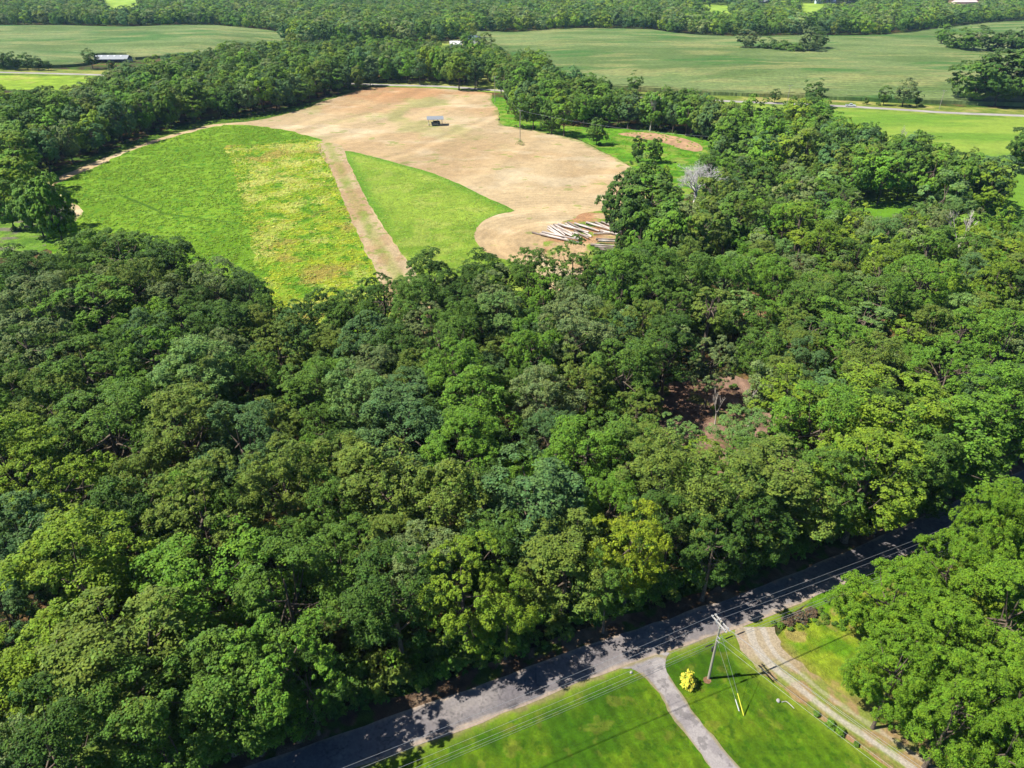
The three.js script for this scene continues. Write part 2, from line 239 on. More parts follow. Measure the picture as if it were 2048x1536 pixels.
sheet('bare_soil', outline(P.bareSoil, 2, 1), 0.03, (x, z, c) => { const b = fbm(x / 1.2, z / 1.2, 5), a = fbm(x / 6, z / 6, 4); set3(c, [148, 120, 102]); mix3(c, [124, 96, 78], sstep(0.45, 0.65, a)); mix3(c, [92, 104, 48], sstep(0.6, 0.7, fbm(x / 3 + 60, z / 3 + 60, 4)) * 0.8); gain(c, 0.75 + 0.5 * b); }, { res: 512, bump: 0.2, tile: 4, label: 'bare orange soil in a gap of the woods' });
P.bareSoil2 = ground([[1480, 560], [1620, 560], [1760, 600], [1720, 700], [1560, 720], [1500, 650]]);
sheet('cut_over_ground', outline(P.bareSoil2, 3, 2), 0.03, (x, z, c) => { const b = fbm(x / 1.4, z / 1.4, 5), a = fbm(x / 7, z / 7, 4); set3(c, [160, 122, 92]); mix3(c, [126, 88, 64], sstep(0.45, 0.65, a)); mix3(c, [86, 108, 46], sstep(0.48, 0.6, fbm(x / 5 + 60, z / 5 + 60, 4)) * 0.9); gain(c, 0.75 + 0.5 * b); }, { res: 512, bump: 0.3, tile: 4, label: 'cut over brown ground showing between young trees' });

// --- tall corn: a crop with its own height on gently rolling land
function cornField(name, poly, cell, label, relief) {
  let x0 = 1e9, x1 = -1e9, z0 = 1e9, z1 = -1e9;
  for (const [x, z] of poly) { x0 = Math.min(x0, x); x1 = Math.max(x1, x); z0 = Math.min(z0, z); z1 = Math.max(z1, z); }
  const nx = Math.ceil((x1 - x0) / cell), nz = Math.ceil((z1 - z0) / cell), W = nx * cell, H = nz * cell, pos = [], uv = [], idx = [], ids = new Int32Array((nx + 1) * (nz + 1)).fill(-1), inn = (i, j) => inside(poly, x0 + (i + 0.5) * cell, z0 + (j + 0.5) * cell) && edgeDist(poly, x0 + (i + 0.5) * cell, z0 + (j + 0.5) * cell) > cell;
  const top = (i, j) => { const x = x0 + i * cell, z = z0 + j * cell, f = sstep(0, 90, edgeDist(poly, x, z)); return 2.36 + 0.35 * noise(x / 3, z / 3) + f * relief * Math.max(0, fbm(x / 260 + 4, z / 170 + 4, 2) * 1.6 - 0.25); };
  const vert = (i, j) => { const k = j * (nx + 1) + i; if (ids[k] < 0) { ids[k] = pos.length / 3; pos.push(x0 + i * cell, top(i, j), z0 + j * cell); uv.push(i / nx, j / nz); } return ids[k]; };
  const keep = []; for (let j = 0; j < nz; j++) for (let i = 0; i < nx; i++) keep.push(inn(i, j));
  const K = (i, j) => i >= 0 && j >= 0 && i < nx && j < nz && keep[j * nx + i];
  const flat = (x, y, z) => { pos.push(x, y, z); uv.push((x - x0) / W, (z - z0) / H); return pos.length / 3 - 1; };
  for (let j = 0; j < nz; j++) for (let i = 0; i < nx; i++) if (K(i, j)) {
    const a = vert(i, j), b = vert(i + 1, j), c = vert(i + 1, j + 1), d = vert(i, j + 1); idx.push(a, d, c, a, c, b);
  }
  const lid = new THREE.ShapeGeometry(new THREE.Shape(poly.map(([x, z]) => new THREE.Vector2(x, -z)))), lp = lid.attributes.position, lb = pos.length / 3;
  for (let i = 0; i < lp.count; i++) flat(lp.getX(i), 2.3, -lp.getY(i)); for (const k of lid.index.array) idx.push(lb + k);
  poly.forEach(([ax, az], i) => { const [bx, bz] = poly[(i + 1) % poly.length], p = flat(ax, 2.3, az), q = flat(bx, 2.3, bz), r = flat(bx, 0, bz), t = flat(ax, 0, az); idx.push(p, q, r, p, r, t); });
  const g = new THREE.BufferGeometry(); g.setAttribute('position', new THREE.Float32BufferAttribute(pos, 3)); g.setAttribute('uv', new THREE.Float32BufferAttribute(uv, 2)); g.setIndex(idx); g.computeVertexNormals();
  const map = colourTex(1536, 768, x0, z0, W, H, (x, z, c) => {
    const a = fbm(x / 90 + 3, z / 34 + 3, 4), b = fbm(x / 45 + 61, z / 14 + 61, 5), rows = Math.sin((z + 6 * noise(x / 60, z / 60)) * 1.25 + 3 * noise(x / 30, z / 90)), d = noise(x / 1.3, z / 1.3), e = noise(x / 3 + 9, z / 1.6 + 9);
    set3(c, [94, 116, 60]); mix3(c, [116, 134, 78], sstep(0.35, 0.62, a)); mix3(c, [150, 148, 92], sstep(0.5, 0.72, b) * 0.6); mix3(c, [66, 110, 44], sstep(0.58, 0.74, fbm(x / 60 + 160, z / 26 + 160, 4)) * 0.7);
    gain(c, 0.82 + 0.06 * rows + 0.2 * d + 0.12 * e);
  });
  const m = new THREE.MeshPhysicalMaterial({ map, color: new THREE.Color().setRGB(0.8, 0.8, 0.8), specularIntensity: 0.25, roughness: 0.9, bumpMap: bumpFor(W, H, 14), bumpScale: 0.9 });
  const o = new THREE.Mesh(g, m); o.name = name; tag(o, label, null, null, 'stuff'); shade(o); scene.add(o);
}
cornField('corn_crop', outline(P.cornLeft, 10, 2), 4, 'tall green corn field at the left behind the far road', 5);
cornField(numbered('corn_crop') && 'corn_crop_001', outline(P.cornRight, 10, 2), 4, 'wide rolling corn field at the right behind the far road', 6);

// --- roads
const ribbon = (left, right) => [...left, ...right.slice().reverse()];
function roadPaint(line, w, dark) {
  return (x, z, c) => {
    const e = lineDist(line, x, z), a = fbm(x / 4 + 2, z / 4 + 2, 4), b = noise(x * 6, z * 6), f = fbm(x / 1.1 + 40, z / 1.1 + 40, 4);
    set3(c, dark ? [106, 101, 102] : [150, 144, 138]); mix3(c, [118, 112, 110], sstep(0.4, 0.6, a)); mix3(c, [90, 86, 90], sstep(0.56, 0.66, fbm(x / 9 + 80, z / 9 + 80, 3)) * 0.5);
    const cr = Math.min(Math.abs(fbm(x / 2.6 + 130, z / 2.6 + 130, 4) - 0.5), Math.abs(fbm(x / 5 + 230, z / 5 + 230, 4) - 0.5) * 1.6); mix3(c, [60, 58, 60], sstep(0.016, 0.004, cr) * 0.55); mix3(c, [132, 126, 122], sstep(0.6, 0.64, noise(x / 3.1 + 60, z / 2.3 + 60)) * 0.25); mix3(c, [104, 100, 100], sstep(0.9, 0.3, Math.abs(e - 1.25)) * 0.3); mix3(c, [150, 134, 116], sstep(w / 2 - 0.55, w / 2, e + (f - 0.5) * 0.8) * 0.8); gain(c, 0.86 + 0.2 * b + 0.1 * (f - 0.3));
  };
}
const nearRoad = sheet('road', ribbon(shift(roadS, -0.15).map(([x, z]) => [x + (noise(x * 0.9, z * 0.9) - 0.5) * 0.4, z + (noise(x * 0.9 + 9, z * 0.9) - 0.5) * 0.4]), roadN.map(([x, z]) => [x, z + (noise(x * 0.9, z * 0.9) - 0.5) * 0.4])), 0.05, roadPaint(roadThin, ROADW, true), { res: [1536, 768], bump: 0.012, tile: 3, dim: 0.92, roughness: 0.85, label: 'narrow worn grey asphalt road below the woods' });
sheet('road_shoulder', ribbon(shift(roadN, -0.2), shift(roadN, 2.6).map(([x, z]) => [x + (noise(x, z) - 0.5) * 1.2, z + (noise(x + 7, z) - 0.5) * 1.2])), 0.035, (x, z, c) => { const b = fbm(x / 0.8, z / 0.8, 4), a = fbm(x / 3, z / 3, 4); set3(c, [96, 76, 58]); mix3(c, [124, 104, 84], sstep(0.45, 0.6, a)); mix3(c, [74, 92, 34], sstep(0.56, 0.64, fbm(x / 2 + 8, z / 2 + 8, 4))); gain(c, 0.7 + 0.6 * b); }, { res: [1024, 512], bump: 0.1, tile: 3, label: 'leaf strewn dirt shoulder on the woods side of road' });
const farRoadMesh = sheet('far_road', ribbon(shift(farRoad, -3.4), shift(farRoad, 3.4)), 0.12, (x, z, c) => { const b = fbm(x / 5, z / 5, 4); set3(c, [164, 158, 152]); gain(c, 0.85 + 0.3 * b); }, { res: [1024, 128], bump: 0.01, tile: 5, label: 'pale far road crossing behind the fields' });
sheet('road_verge', ribbon(shift(farRoad, 3.2), shift(farRoad, 24)), 0.04, grassPaint([108, 132, 44], [150, 152, 74], [178, 164, 104], { s: 2 }), { res: [1024, 128], bump: 0.4, tile: 6, label: 'dry grassy verge beyond the far road' });
sheet('road_verge_001', ribbon(shift(farRoad, -9), shift(farRoad, -3.2)), 0.11, grassPaint([108, 140, 44], [140, 158, 62], null, { s: 2 }), { res: [1024, 128], bump: 0.4, tile: 6, label: 'green grassy verge on the near side of far road' });

// --- lawn, drive and gravel track south of the road
const lawnPoly = [...roadS.filter(([x, z]) => x > -45 && x < 47), ...ground([[1530, 1262], [1535, 1310], [1580, 1352], [1630, 1390], [1684, 1432], [1740, 1472], [1826, 1532], [1900, 1600]]), [62, -10], [-45, -10]];
const driveL = ground([[1238, 1338], [1262, 1338], [1285, 1352], [1318, 1390], [1345, 1437], [1388, 1490], [1420, 1536], [1480, 1620]]), driveR = ground([[1340, 1304], [1332, 1318], [1333, 1342], [1352, 1372], [1392, 1430], [1432, 1480], [1480, 1536], [1550, 1620]]);
const drivePoly = outline([...driveL, ...driveR.slice().reverse()], 0.8, 0.22);
const gravelMid = ground([[1508, 1254], [1520, 1288], [1545, 1322], [1584, 1352], [1630, 1390], [1684, 1430], [1740, 1468], [1826, 1526], [1920, 1590]]);
const gm = new THREE.CatmullRomCurve3(gravelMid.map(([x, z]) => new THREE.Vector3(x, 0, z))).getSpacedPoints(24).map((p) => [p.x, p.z]);
sheet('lawn', lawnPoly, 0.02, (x, z, c) => {
  const a = fbm(x / 9 + 5, z / 9 + 5, 4), b = fbm(x / 0.9 + 3, z / 0.9 + 3, 4), d = noise(x * 6, z * 6), edge = sstep(2.6, 0.4, lineDist(roadSThin, x, z) + (b - 0.5) * 2);
  set3(c, [58, 94, 8]); mix3(c, [74, 106, 12], sstep(0.35, 0.65, a)); mix3(c, [98, 122, 20], sstep(0.5, 0.72, fbm(x / 4 + 66, z / 4 + 66, 5)) * 0.7); mix3(c, [122, 118, 52], sstep(0.62, 0.74, fbm(x / 1.7 + 166, z / 1.7 + 166, 4)) * 0.45); mix3(c, [46, 84, 8], sstep(0.6, 0.7, fbm(x / 0.7 + 266, z / 0.7 + 266, 3)) * 0.5); gain(c, 0.97 + 0.05 * Math.sin((x * 0.92 - z * 0.39) * 4.2));
  mix3(c, [116, 136, 46], edge * 0.75); mix3(c, [142, 132, 92], sstep(1.0, 0.1, lineDist(roadSThin, x, z) + (b - 0.5) * 1.2) * 0.8);
  const e = lineDist(gm, x, z); mix3(c, [126, 140, 44], sstep(5.5, 3.2, e + (a - 0.5) * 3) * 0.7);
  mix3(c, [98, 126, 22], sstep(-48, -36, z) * 0.6); gain(c, 0.76 + 0.34 * b + 0.16 * d);
}, { res: [1280, 768], bump: 0.06, tile: 2.5, label: 'mown bright green lawn below the road' });
const roughPoly = [...roadS.filter(([x, z]) => x > 43 && x < 130), [150, -100], [140, 0], ...ground([[1920, 1600], [1826, 1520], [1740, 1464], [1684, 1426], [1630, 1386], [1580, 1346], [1530, 1300]])];
sheet('rough_grass', roughPoly, 0.03, (x, z, c) => {
  const a = fbm(x / 4 + 5, z / 4 + 5, 5), b = fbm(x / 0.8 + 3, z / 0.8 + 3, 4), d = noise(x * 5, z * 5);
  set3(c, [92, 132, 22]); mix3(c, [128, 148, 36], sstep(0.4, 0.6, a)); mix3(c, [164, 142, 92], sstep(0.5, 0.66, fbm(x / 3 + 90, z / 3 + 90, 5)) * 0.75); mix3(c, [150, 128, 82], sstep(5, 2, lineDist(gm, x, z) + (a - 0.5) * 4) * 0.8); gain(c, 0.7 + 0.5 * b + 0.12 * d);
}, { res: 1024, bump: 0.2, tile: 3, label: 'rough yellow green grass between gravel track and trees' });
const driveThin = drivePoly.filter((_, i) => i % 4 === 0);
sheet('driveway', drivePoly, 0.06, (x, z, c) => { const a = fbm(x / 1.6, z / 1.6, 5), b = noise(x * 7, z * 7), e = edgeDist(driveThin, x, z); set3(c, [142, 136, 136]); mix3(c, [160, 154, 152], sstep(0.4, 0.6, a)); mix3(c, [104, 100, 100], sstep(0.58, 0.7, fbm(x / 0.7 + 30, z / 0.7 + 30, 4)) * 0.5); mix3(c, [138, 128, 92], sstep(0.5, 0.05, e + (a - 0.5) * 0.5) * 0.8); gain(c, 0.93 + 0.1 * b); }, { res: [768, 768], bump: 0.008, tile: 2, label: 'old grey asphalt driveway across the lawn' });
const trackRibbon = ribbon(shift(gm, -2.7).map(([x, z]) => [x + (noise(x, z) - 0.5) * 1.1, z + (noise(x + 5, z) - 0.5) * 1.1]), shift(gm, 2.7).map(([x, z]) => [x + (noise(x, z) - 0.5) * 1.1, z + (noise(x + 5, z) - 0.5) * 1.1]));
sheet('gravel_track', trackRibbon, 0.045, (x, z, c) => {
  const e = lineDist(gm, x, z), side = (() => { let b = 1e9, s = 1; for (let i = 1; i < gm.length; i++) { const [ax, az] = gm[i - 1], [bx, bz] = gm[i], dx = bx - ax, dz = bz - az, t = clamp(((x - ax) * dx + (z - az) * dz) / (dx * dx + dz * dz)), q = Math.hypot(x - ax - t * dx, z - az - t * dz); if (q < b) { b = q; s = Math.sign((x - ax) * dz - (z - az) * dx); } } return s; })();
  const a = fbm(x / 1.5 + 6, z / 1.5 + 6, 5), b = noise(x * 6, z * 6), mouth = sstep(-58, -64, z), rut = sstep(0.75, 0.25, Math.abs(e * side + 0.75) + (a - 0.5) * 0.45) + 0.55 * sstep(0.55, 0.2, Math.abs(e * side - 1.15) + (a - 0.5) * 0.5);
  set3(c, [150, 128, 88]); mix3(c, [112, 132, 48], sstep(0.42, 0.6, fbm(x / 2.2 + 16, z / 2.2 + 16, 4)) * 0.8 * (1 - mouth)); mix3(c, [158, 118, 90], sstep(1.2, 2.2, e) * sstep(0.5, 0.65, a) * (side > 0 ? 0.1 : 0.55)); mix3(c, [176, 169, 158], clamp(rut * (0.65 + 0.5 * a) + mouth * 0.6) * 0.9); gain(c, 0.9 + 0.18 * b);
}, { res: [640, 640], bump: 0.06, tile: 2, label: 'pale two rut gravel track beside the lawn' });

// ------------------------------------------------------------------ trees
const TONES = {
  dark: ['dark green', [0.054, 0.116, 0.014]], mid: ['mid green', [0.084, 0.166, 0.018]], fresh: ['fresh green', [0.102, 0.212, 0.016]], lime: ['yellow green', [0.144, 0.230, 0.014]],
  olive: ['olive green', [0.122, 0.182, 0.024]], sage: ['grey green', [0.140, 0.198, 0.060]], mint: ['pale green', [0.124, 0.222, 0.050]], blue: ['blue green', [0.076, 0.154, 0.042]],
  yellow: ['bright yellowish', [0.195, 0.260, 0.012]], grass: ['vivid green', [0.116, 0.224, 0.010]], brown: ['brownish', [0.13, 0.085, 0.045]],
};
const leafMat = {};
for (const k in TONES) leafMat[k] = new THREE.MeshPhysicalMaterial({ color: new THREE.Color().setRGB(...TONES[k][1]), roughness: 0.92, specularIntensity: 0.3, transmission: 0.3, thickness: 0, side: THREE.DoubleSide, vertexColors: true });
const leafAny = new THREE.MeshPhysicalMaterial({ color: 0xffffff, roughness: 0.92, specularIntensity: 0.3, transmission: 0.3, thickness: 0, side: THREE.DoubleSide, vertexColors: true });
const barkTex = colourTex(128, 256, 0, 0, 2, 4, (x, z, c) => { const a = noise(x * 9, z * 2.2), b = noise(x * 22 + 4, z * 6); set3(c, [96, 84, 70]); mix3(c, [138, 126, 110], a); gain(c, 0.7 + 0.5 * b); });
const bark = new THREE.MeshStandardMaterial({ map: barkTex, color: new THREE.Color().setRGB(0.5, 0.47, 0.44), roughness: 0.95 });
const paleBark = new THREE.MeshStandardMaterial({ color: new THREE.Color().setRGB(0.42, 0.38, 0.33), roughness: 0.9 });
const deadBark = new THREE.MeshStandardMaterial({ color: new THREE.Color().setRGB(0.42, 0.40, 0.38), roughness: 0.95 });

class Leaves {
  constructor() { this.p = []; this.n = []; this.c = []; this.i = []; }
  leaf(x, y, z, nx, ny, nz, L, col) {
    // a folded, pointed leaf spray lying across its normal
    let ax = R(-1, 1), ay = R(-1, 1) - 0.25, az = R(-1, 1); const d = ax * nx + ay * ny + az * nz; ax -= d * nx; ay -= d * ny; az -= d * nz; const l = Math.hypot(ax, ay, az) || 1; ax /= l; ay /= l; az /= l;
    const bx = ny * az - nz * ay, by = nz * ax - nx * az, bz = nx * ay - ny * ax, w = L * R(0.3, 0.45), f = L * 0.16, k = this.p.length / 3;
    this.p.push(x - ax * L * 0.5, y - ay * L * 0.5, z - az * L * 0.5, x + bx * w - nx * f, y + by * w - ny * f, z + bz * w - nz * f, x + ax * L * 0.5, y + ay * L * 0.5 - L * 0.1, z + az * L * 0.5, x - bx * w - nx * f, y - by * w - ny * f, z - bz * w - nz * f);
    for (let q = 0; q < 4; q++) { this.n.push(nx, ny, nz); this.c.push(col[0], col[1], col[2]); }
    this.i.push(k, k + 2, k + 1, k, k + 3, k + 2);
  }
  clump(cx, cy, cz, r, count, L, ox, oy, oz, flat = 0.8, jit = 1, cr = null) {
    const tint = R(0.84, 1.16), yel = R(-0.08, 0.12);
    for (let q = 0; q < count; q++) {
      let dx = R(-1, 1), dy = R(-1, 1), dz = R(-1, 1); let l = Math.hypot(dx, dy, dz) || 1; dx = dx / l + ox * 0.75; dy = dy / l + oy * 0.75 + 0.25; dz = dz / l + oz * 0.75; l = Math.hypot(dx, dy, dz) || 1; dx /= l; dy /= l; dz /= l;
      const s = r * R(0.62, 1.08); let nx = dx * 0.8 + R(-0.75, 0.75) * jit, ny = dy * 0.8 + 0.42 * jit + R(-0.7, 0.7) * jit, nz = dz * 0.8 + R(-0.75, 0.75) * jit; if (cr) { nx += cr[0]; ny += cr[1]; nz += cr[2]; } l = Math.hypot(nx, ny, nz) || 1;
      const v = tint * R(0.72, 1.3), yy = yel + R(-0.08, 0.08);
      this.leaf(cx + dx * s, cy + dy * s * flat, cz + dz * s, nx / l, ny / l, nz / l, L * R(0.7, 1.3), [v * (1 + yy), v, v * (1 - yy * 1.2)]);
    }
  }
  build() {
    const g = new THREE.BufferGeometry(); g.setAttribute('position', new THREE.Float32BufferAttribute(this.p, 3)); g.setAttribute('normal', new THREE.Float32BufferAttribute(this.n, 3)); g.setAttribute('color', new THREE.Float32BufferAttribute(this.c, 3)); g.setIndex(this.i); return g;
  }
}
// one crown shape: clumps of leaves spread over an uneven dome carried by several big limbs
function makeTree(s, { H = 19, rad = 5.4, low = 0.14, clumps = 40, sprays = 15, per = 42, leaf = 0.23, lobes = 7, cr = [1.0, 1.9], cone = 0, sparse = 0, down = 0.75, jit = 1 }) {
  reseed(s);
  const L = new Leaves(), dirs = [], wood = [], top = H, bot = H * low, mid = lerp(bot, top, 0.48), ry = (top - bot) / 2;
  for (let i = 0; i < lobes; i++) { const a = i / lobes * 6.283 + R(-0.4, 0.4), e = R(-0.1, 0.95); dirs.push([Math.cos(a) * Math.cos(e), Math.sin(e), Math.sin(a) * Math.cos(e), R(0.75, 1.15)]); }
  dirs.push([R(-0.2, 0.2), 1, R(-0.2, 0.2), R(0.85, 1.1)]);
  const centres = [];
  for (let i = 0; i < clumps; i++) {
    const e = Math.asin(R(-down, 1)), a = R(0, 6.283); let dx = Math.cos(a) * Math.cos(e), dy = Math.sin(e), dz = Math.sin(a) * Math.cos(e), m = 0;
    for (const [x, y, z, w] of dirs) m = Math.max(m, w * Math.pow(clamp(dx * x + dy * y + dz * z), 3));
    const f = (0.58 + 0.45 * m) * (i % 5 === 0 ? R(0.35, 0.7) : R(0.86, 1.04)), t = (dy + 1) / 2, k = cone ? lerp(1, 1.15 - t, cone) : 1;
    const cx = dx * rad * f * k, cy = mid + dy * ry * f, cz = dz * rad * f * k, r = R(...cr) * (cone ? 0.8 : 1);
    if (sparse && rnd() < sparse) continue;
    centres.push([cx, cy, cz]);
    for (let q = 0; q < sprays; q++) {
      let ex = R(-1, 1), ey = R(-1, 1), ez = R(-1, 1), l = Math.hypot(ex, ey, ez) || 1; ex = ex / l + dx * 0.7; ey = ey / l + dy * 0.7 + 0.3; ez = ez / l + dz * 0.7; l = Math.hypot(ex, ey, ez) || 1; ex /= l; ey /= l; ez /= l;
      const s2 = r * R(0.7, 1.08); L.clump(cx + ex * s2, cy + ey * s2 * 0.9, cz + ez * s2, r * R(0.24, 0.46), per, leaf, ex, ey, ez, cone ? 0.7 : 0.85, jit, jit < 1 ? [dx * 0.7, dy * 0.7, dz * 0.7] : null);
    }
  }
  const lean = [R(-0.4, 0.4), R(-0.4, 0.4)], tr = H * 0.014 + 0.05, fork = [lean[0] * 0.6, bot + ry * 0.35, lean[1] * 0.6], peak = [lean[0], mid + ry * 0.6, lean[1]];
  wood.push(bar([0, -0.2, 0], [0, 0.5, 0], tr * 1.45, tr, 8), bar([0, 0.5, 0], fork, tr, tr * 0.72, 8), bar(fork, peak, tr * 0.72, tr * 0.2, 6));
  for (let i = 0; i < Math.min(centres.length, 18); i++) { const c = centres[Math.floor(i * centres.length / 18) % centres.length], t = R(0.0, 0.75), o = [lerp(fork[0], peak[0], t), lerp(fork[1], peak[1], t) - 0.4, lerp(fork[2], peak[2], t)], q = [lerp(o[0], c[0], 0.55) + R(-0.3, 0.3), lerp(o[1], c[1], 0.45), lerp(o[2], c[2], 0.55) + R(-0.3, 0.3)]; wood.push(bar(o, q, tr * 0.42, tr * 0.26, 5), bar(q, c, tr * 0.26, tr * 0.08, 5)); }
  return { crown: L.build(), trunk: merge(wood), H, rad };
}
const NEAR = [
  makeTree(101, { rad: 5.2, lobes: 7 }), makeTree(102, { rad: 4.8, lobes: 9, clumps: 44 }), makeTree(103, { rad: 5.4, lobes: 6, low: 0.2, clumps: 42 }), makeTree(104, { rad: 4.5, lobes: 5, clumps: 38, H: 20 }),
  makeTree(105, { rad: 5.2, lobes: 8, clumps: 56, cr: [0.8, 1.5], sprays: 12 }), makeTree(106, { rad: 4.9, lobes: 6, clumps: 36, leaf: 0.3, per: 30, cr: [1.1, 2.1] }), makeTree(107, { rad: 4.1, lobes: 6, low: 0.12, clumps: 40, H: 20 }), makeTree(108, { rad: 5.3, lobes: 10, clumps: 60, cr: [0.7, 1.4], sprays: 11 }),
];
const SLIM = [makeTree(121, { rad: 3.2, H: 17, low: 0.42, clumps: 24, lobes: 5, cr: [0.7, 1.3], sprays: 12, per: 34, sparse: 0.12 }), makeTree(122, { rad: 2.9, H: 17, low: 0.5, clumps: 22, lobes: 4, cr: [0.6, 1.2], sprays: 12, per: 32, sparse: 0.15 }), makeTree(123, { rad: 4.1, H: 15, low: 0.28, clumps: 30, lobes: 7, cr: [0.8, 1.5], sprays: 13, per: 36 })];
const BUSHY = [makeTree(131, { down: 0.98, rad: 4.3, H: 12, low: 0.02, clumps: 46, lobes: 7, cr: [0.9, 1.6], sprays: 12, per: 18, leaf: 0.46, jit: 0.4 }), makeTree(132, { down: 0.98, rad: 4.6, H: 14, low: 0.04, clumps: 48, lobes: 6, cr: [0.9, 1.7], sprays: 12, per: 18, leaf: 0.46, jit: 0.4 }), makeTree(133, { down: 0.98, rad: 4.6, H: 13, low: 0.03, clumps: 44, lobes: 9, cr: [0.9, 1.8], sprays: 12, per: 18, leaf: 0.46, jit: 0.4 })];
const MIDDLE = []; for (let i = 0; i < 6; i++) MIDDLE.push(makeTree(180 + i, { down: 0.85, rad: 5.1, lobes: 6 + i % 4, clumps: 44, sprays: 12, per: 16, leaf: 0.5, cr: [1.0, 1.9], low: 0.08, jit: 0.38 }));
const OAK = [makeTree(141, { rad: 6.8, H: 18, low: 0.1, clumps: 74, lobes: 11, cr: [0.9, 1.7], sprays: 17, per: 60, leaf: 0.18 }), makeTree(142, { rad: 6.6, H: 18, low: 0.08, clumps: 70, lobes: 9, cr: [0.95, 1.8], sprays: 17, per: 60, leaf: 0.18 })];
const CEDAR = [makeTree(151, { rad: 3.0, H: 13, low: 0.05, clumps: 50, lobes: 6, sprays: 8, per: 26, cr: [0.5, 0.9], cone: 0.8, leaf: 0.24 })];
const FAR = []; for (let i = 0; i < 6; i++) FAR.push(makeTree(160 + i, { down: 0.9, rad: 5.1, lobes: 6 + i % 3, clumps: 34, sprays: 8, per: 7, leaf: 0.9, cr: [1.1, 2.1], low: 0.04, jit: 0.3 }));
const KINDS = { middle: MIDDLE, near: NEAR, slim: SLIM, bushy: BUSHY, oak: OAK, cedar: CEDAR, far: FAR };

const trees = [];   // { x, z, r, h, tone, kind, v, turn, hand }
const cellSize = 8, cells = new Map(), cellKey = (x, z) => Math.floor(x / cellSize) * 100003 + Math.floor(z / cellSize);
function crowded(x, z, r, k) { const n = Math.ceil((r + 8) / cellSize); for (let i = -n; i <= n; i++) for (let j = -n; j <= n; j++) for (const t of cells.get(cellKey(x + i * cellSize, z + j * cellSize)) ?? []) if (Math.hypot(t.x - x, t.z - z) < (r + t.r) * k) return true; return false; }
function addTree(t) { t.turn ??= R(0, 6.283); t.v ??= Math.floor(R(0, KINDS[t.kind].length)); trees.push(t); const k = cellKey(t.x, t.z); if (!cells.has(k)) cells.set(k, []); cells.get(k).push(t); return t; }
reseed(777);
const pick0 = (a) => a[Math.floor(rnd() * a.length) % a.length];
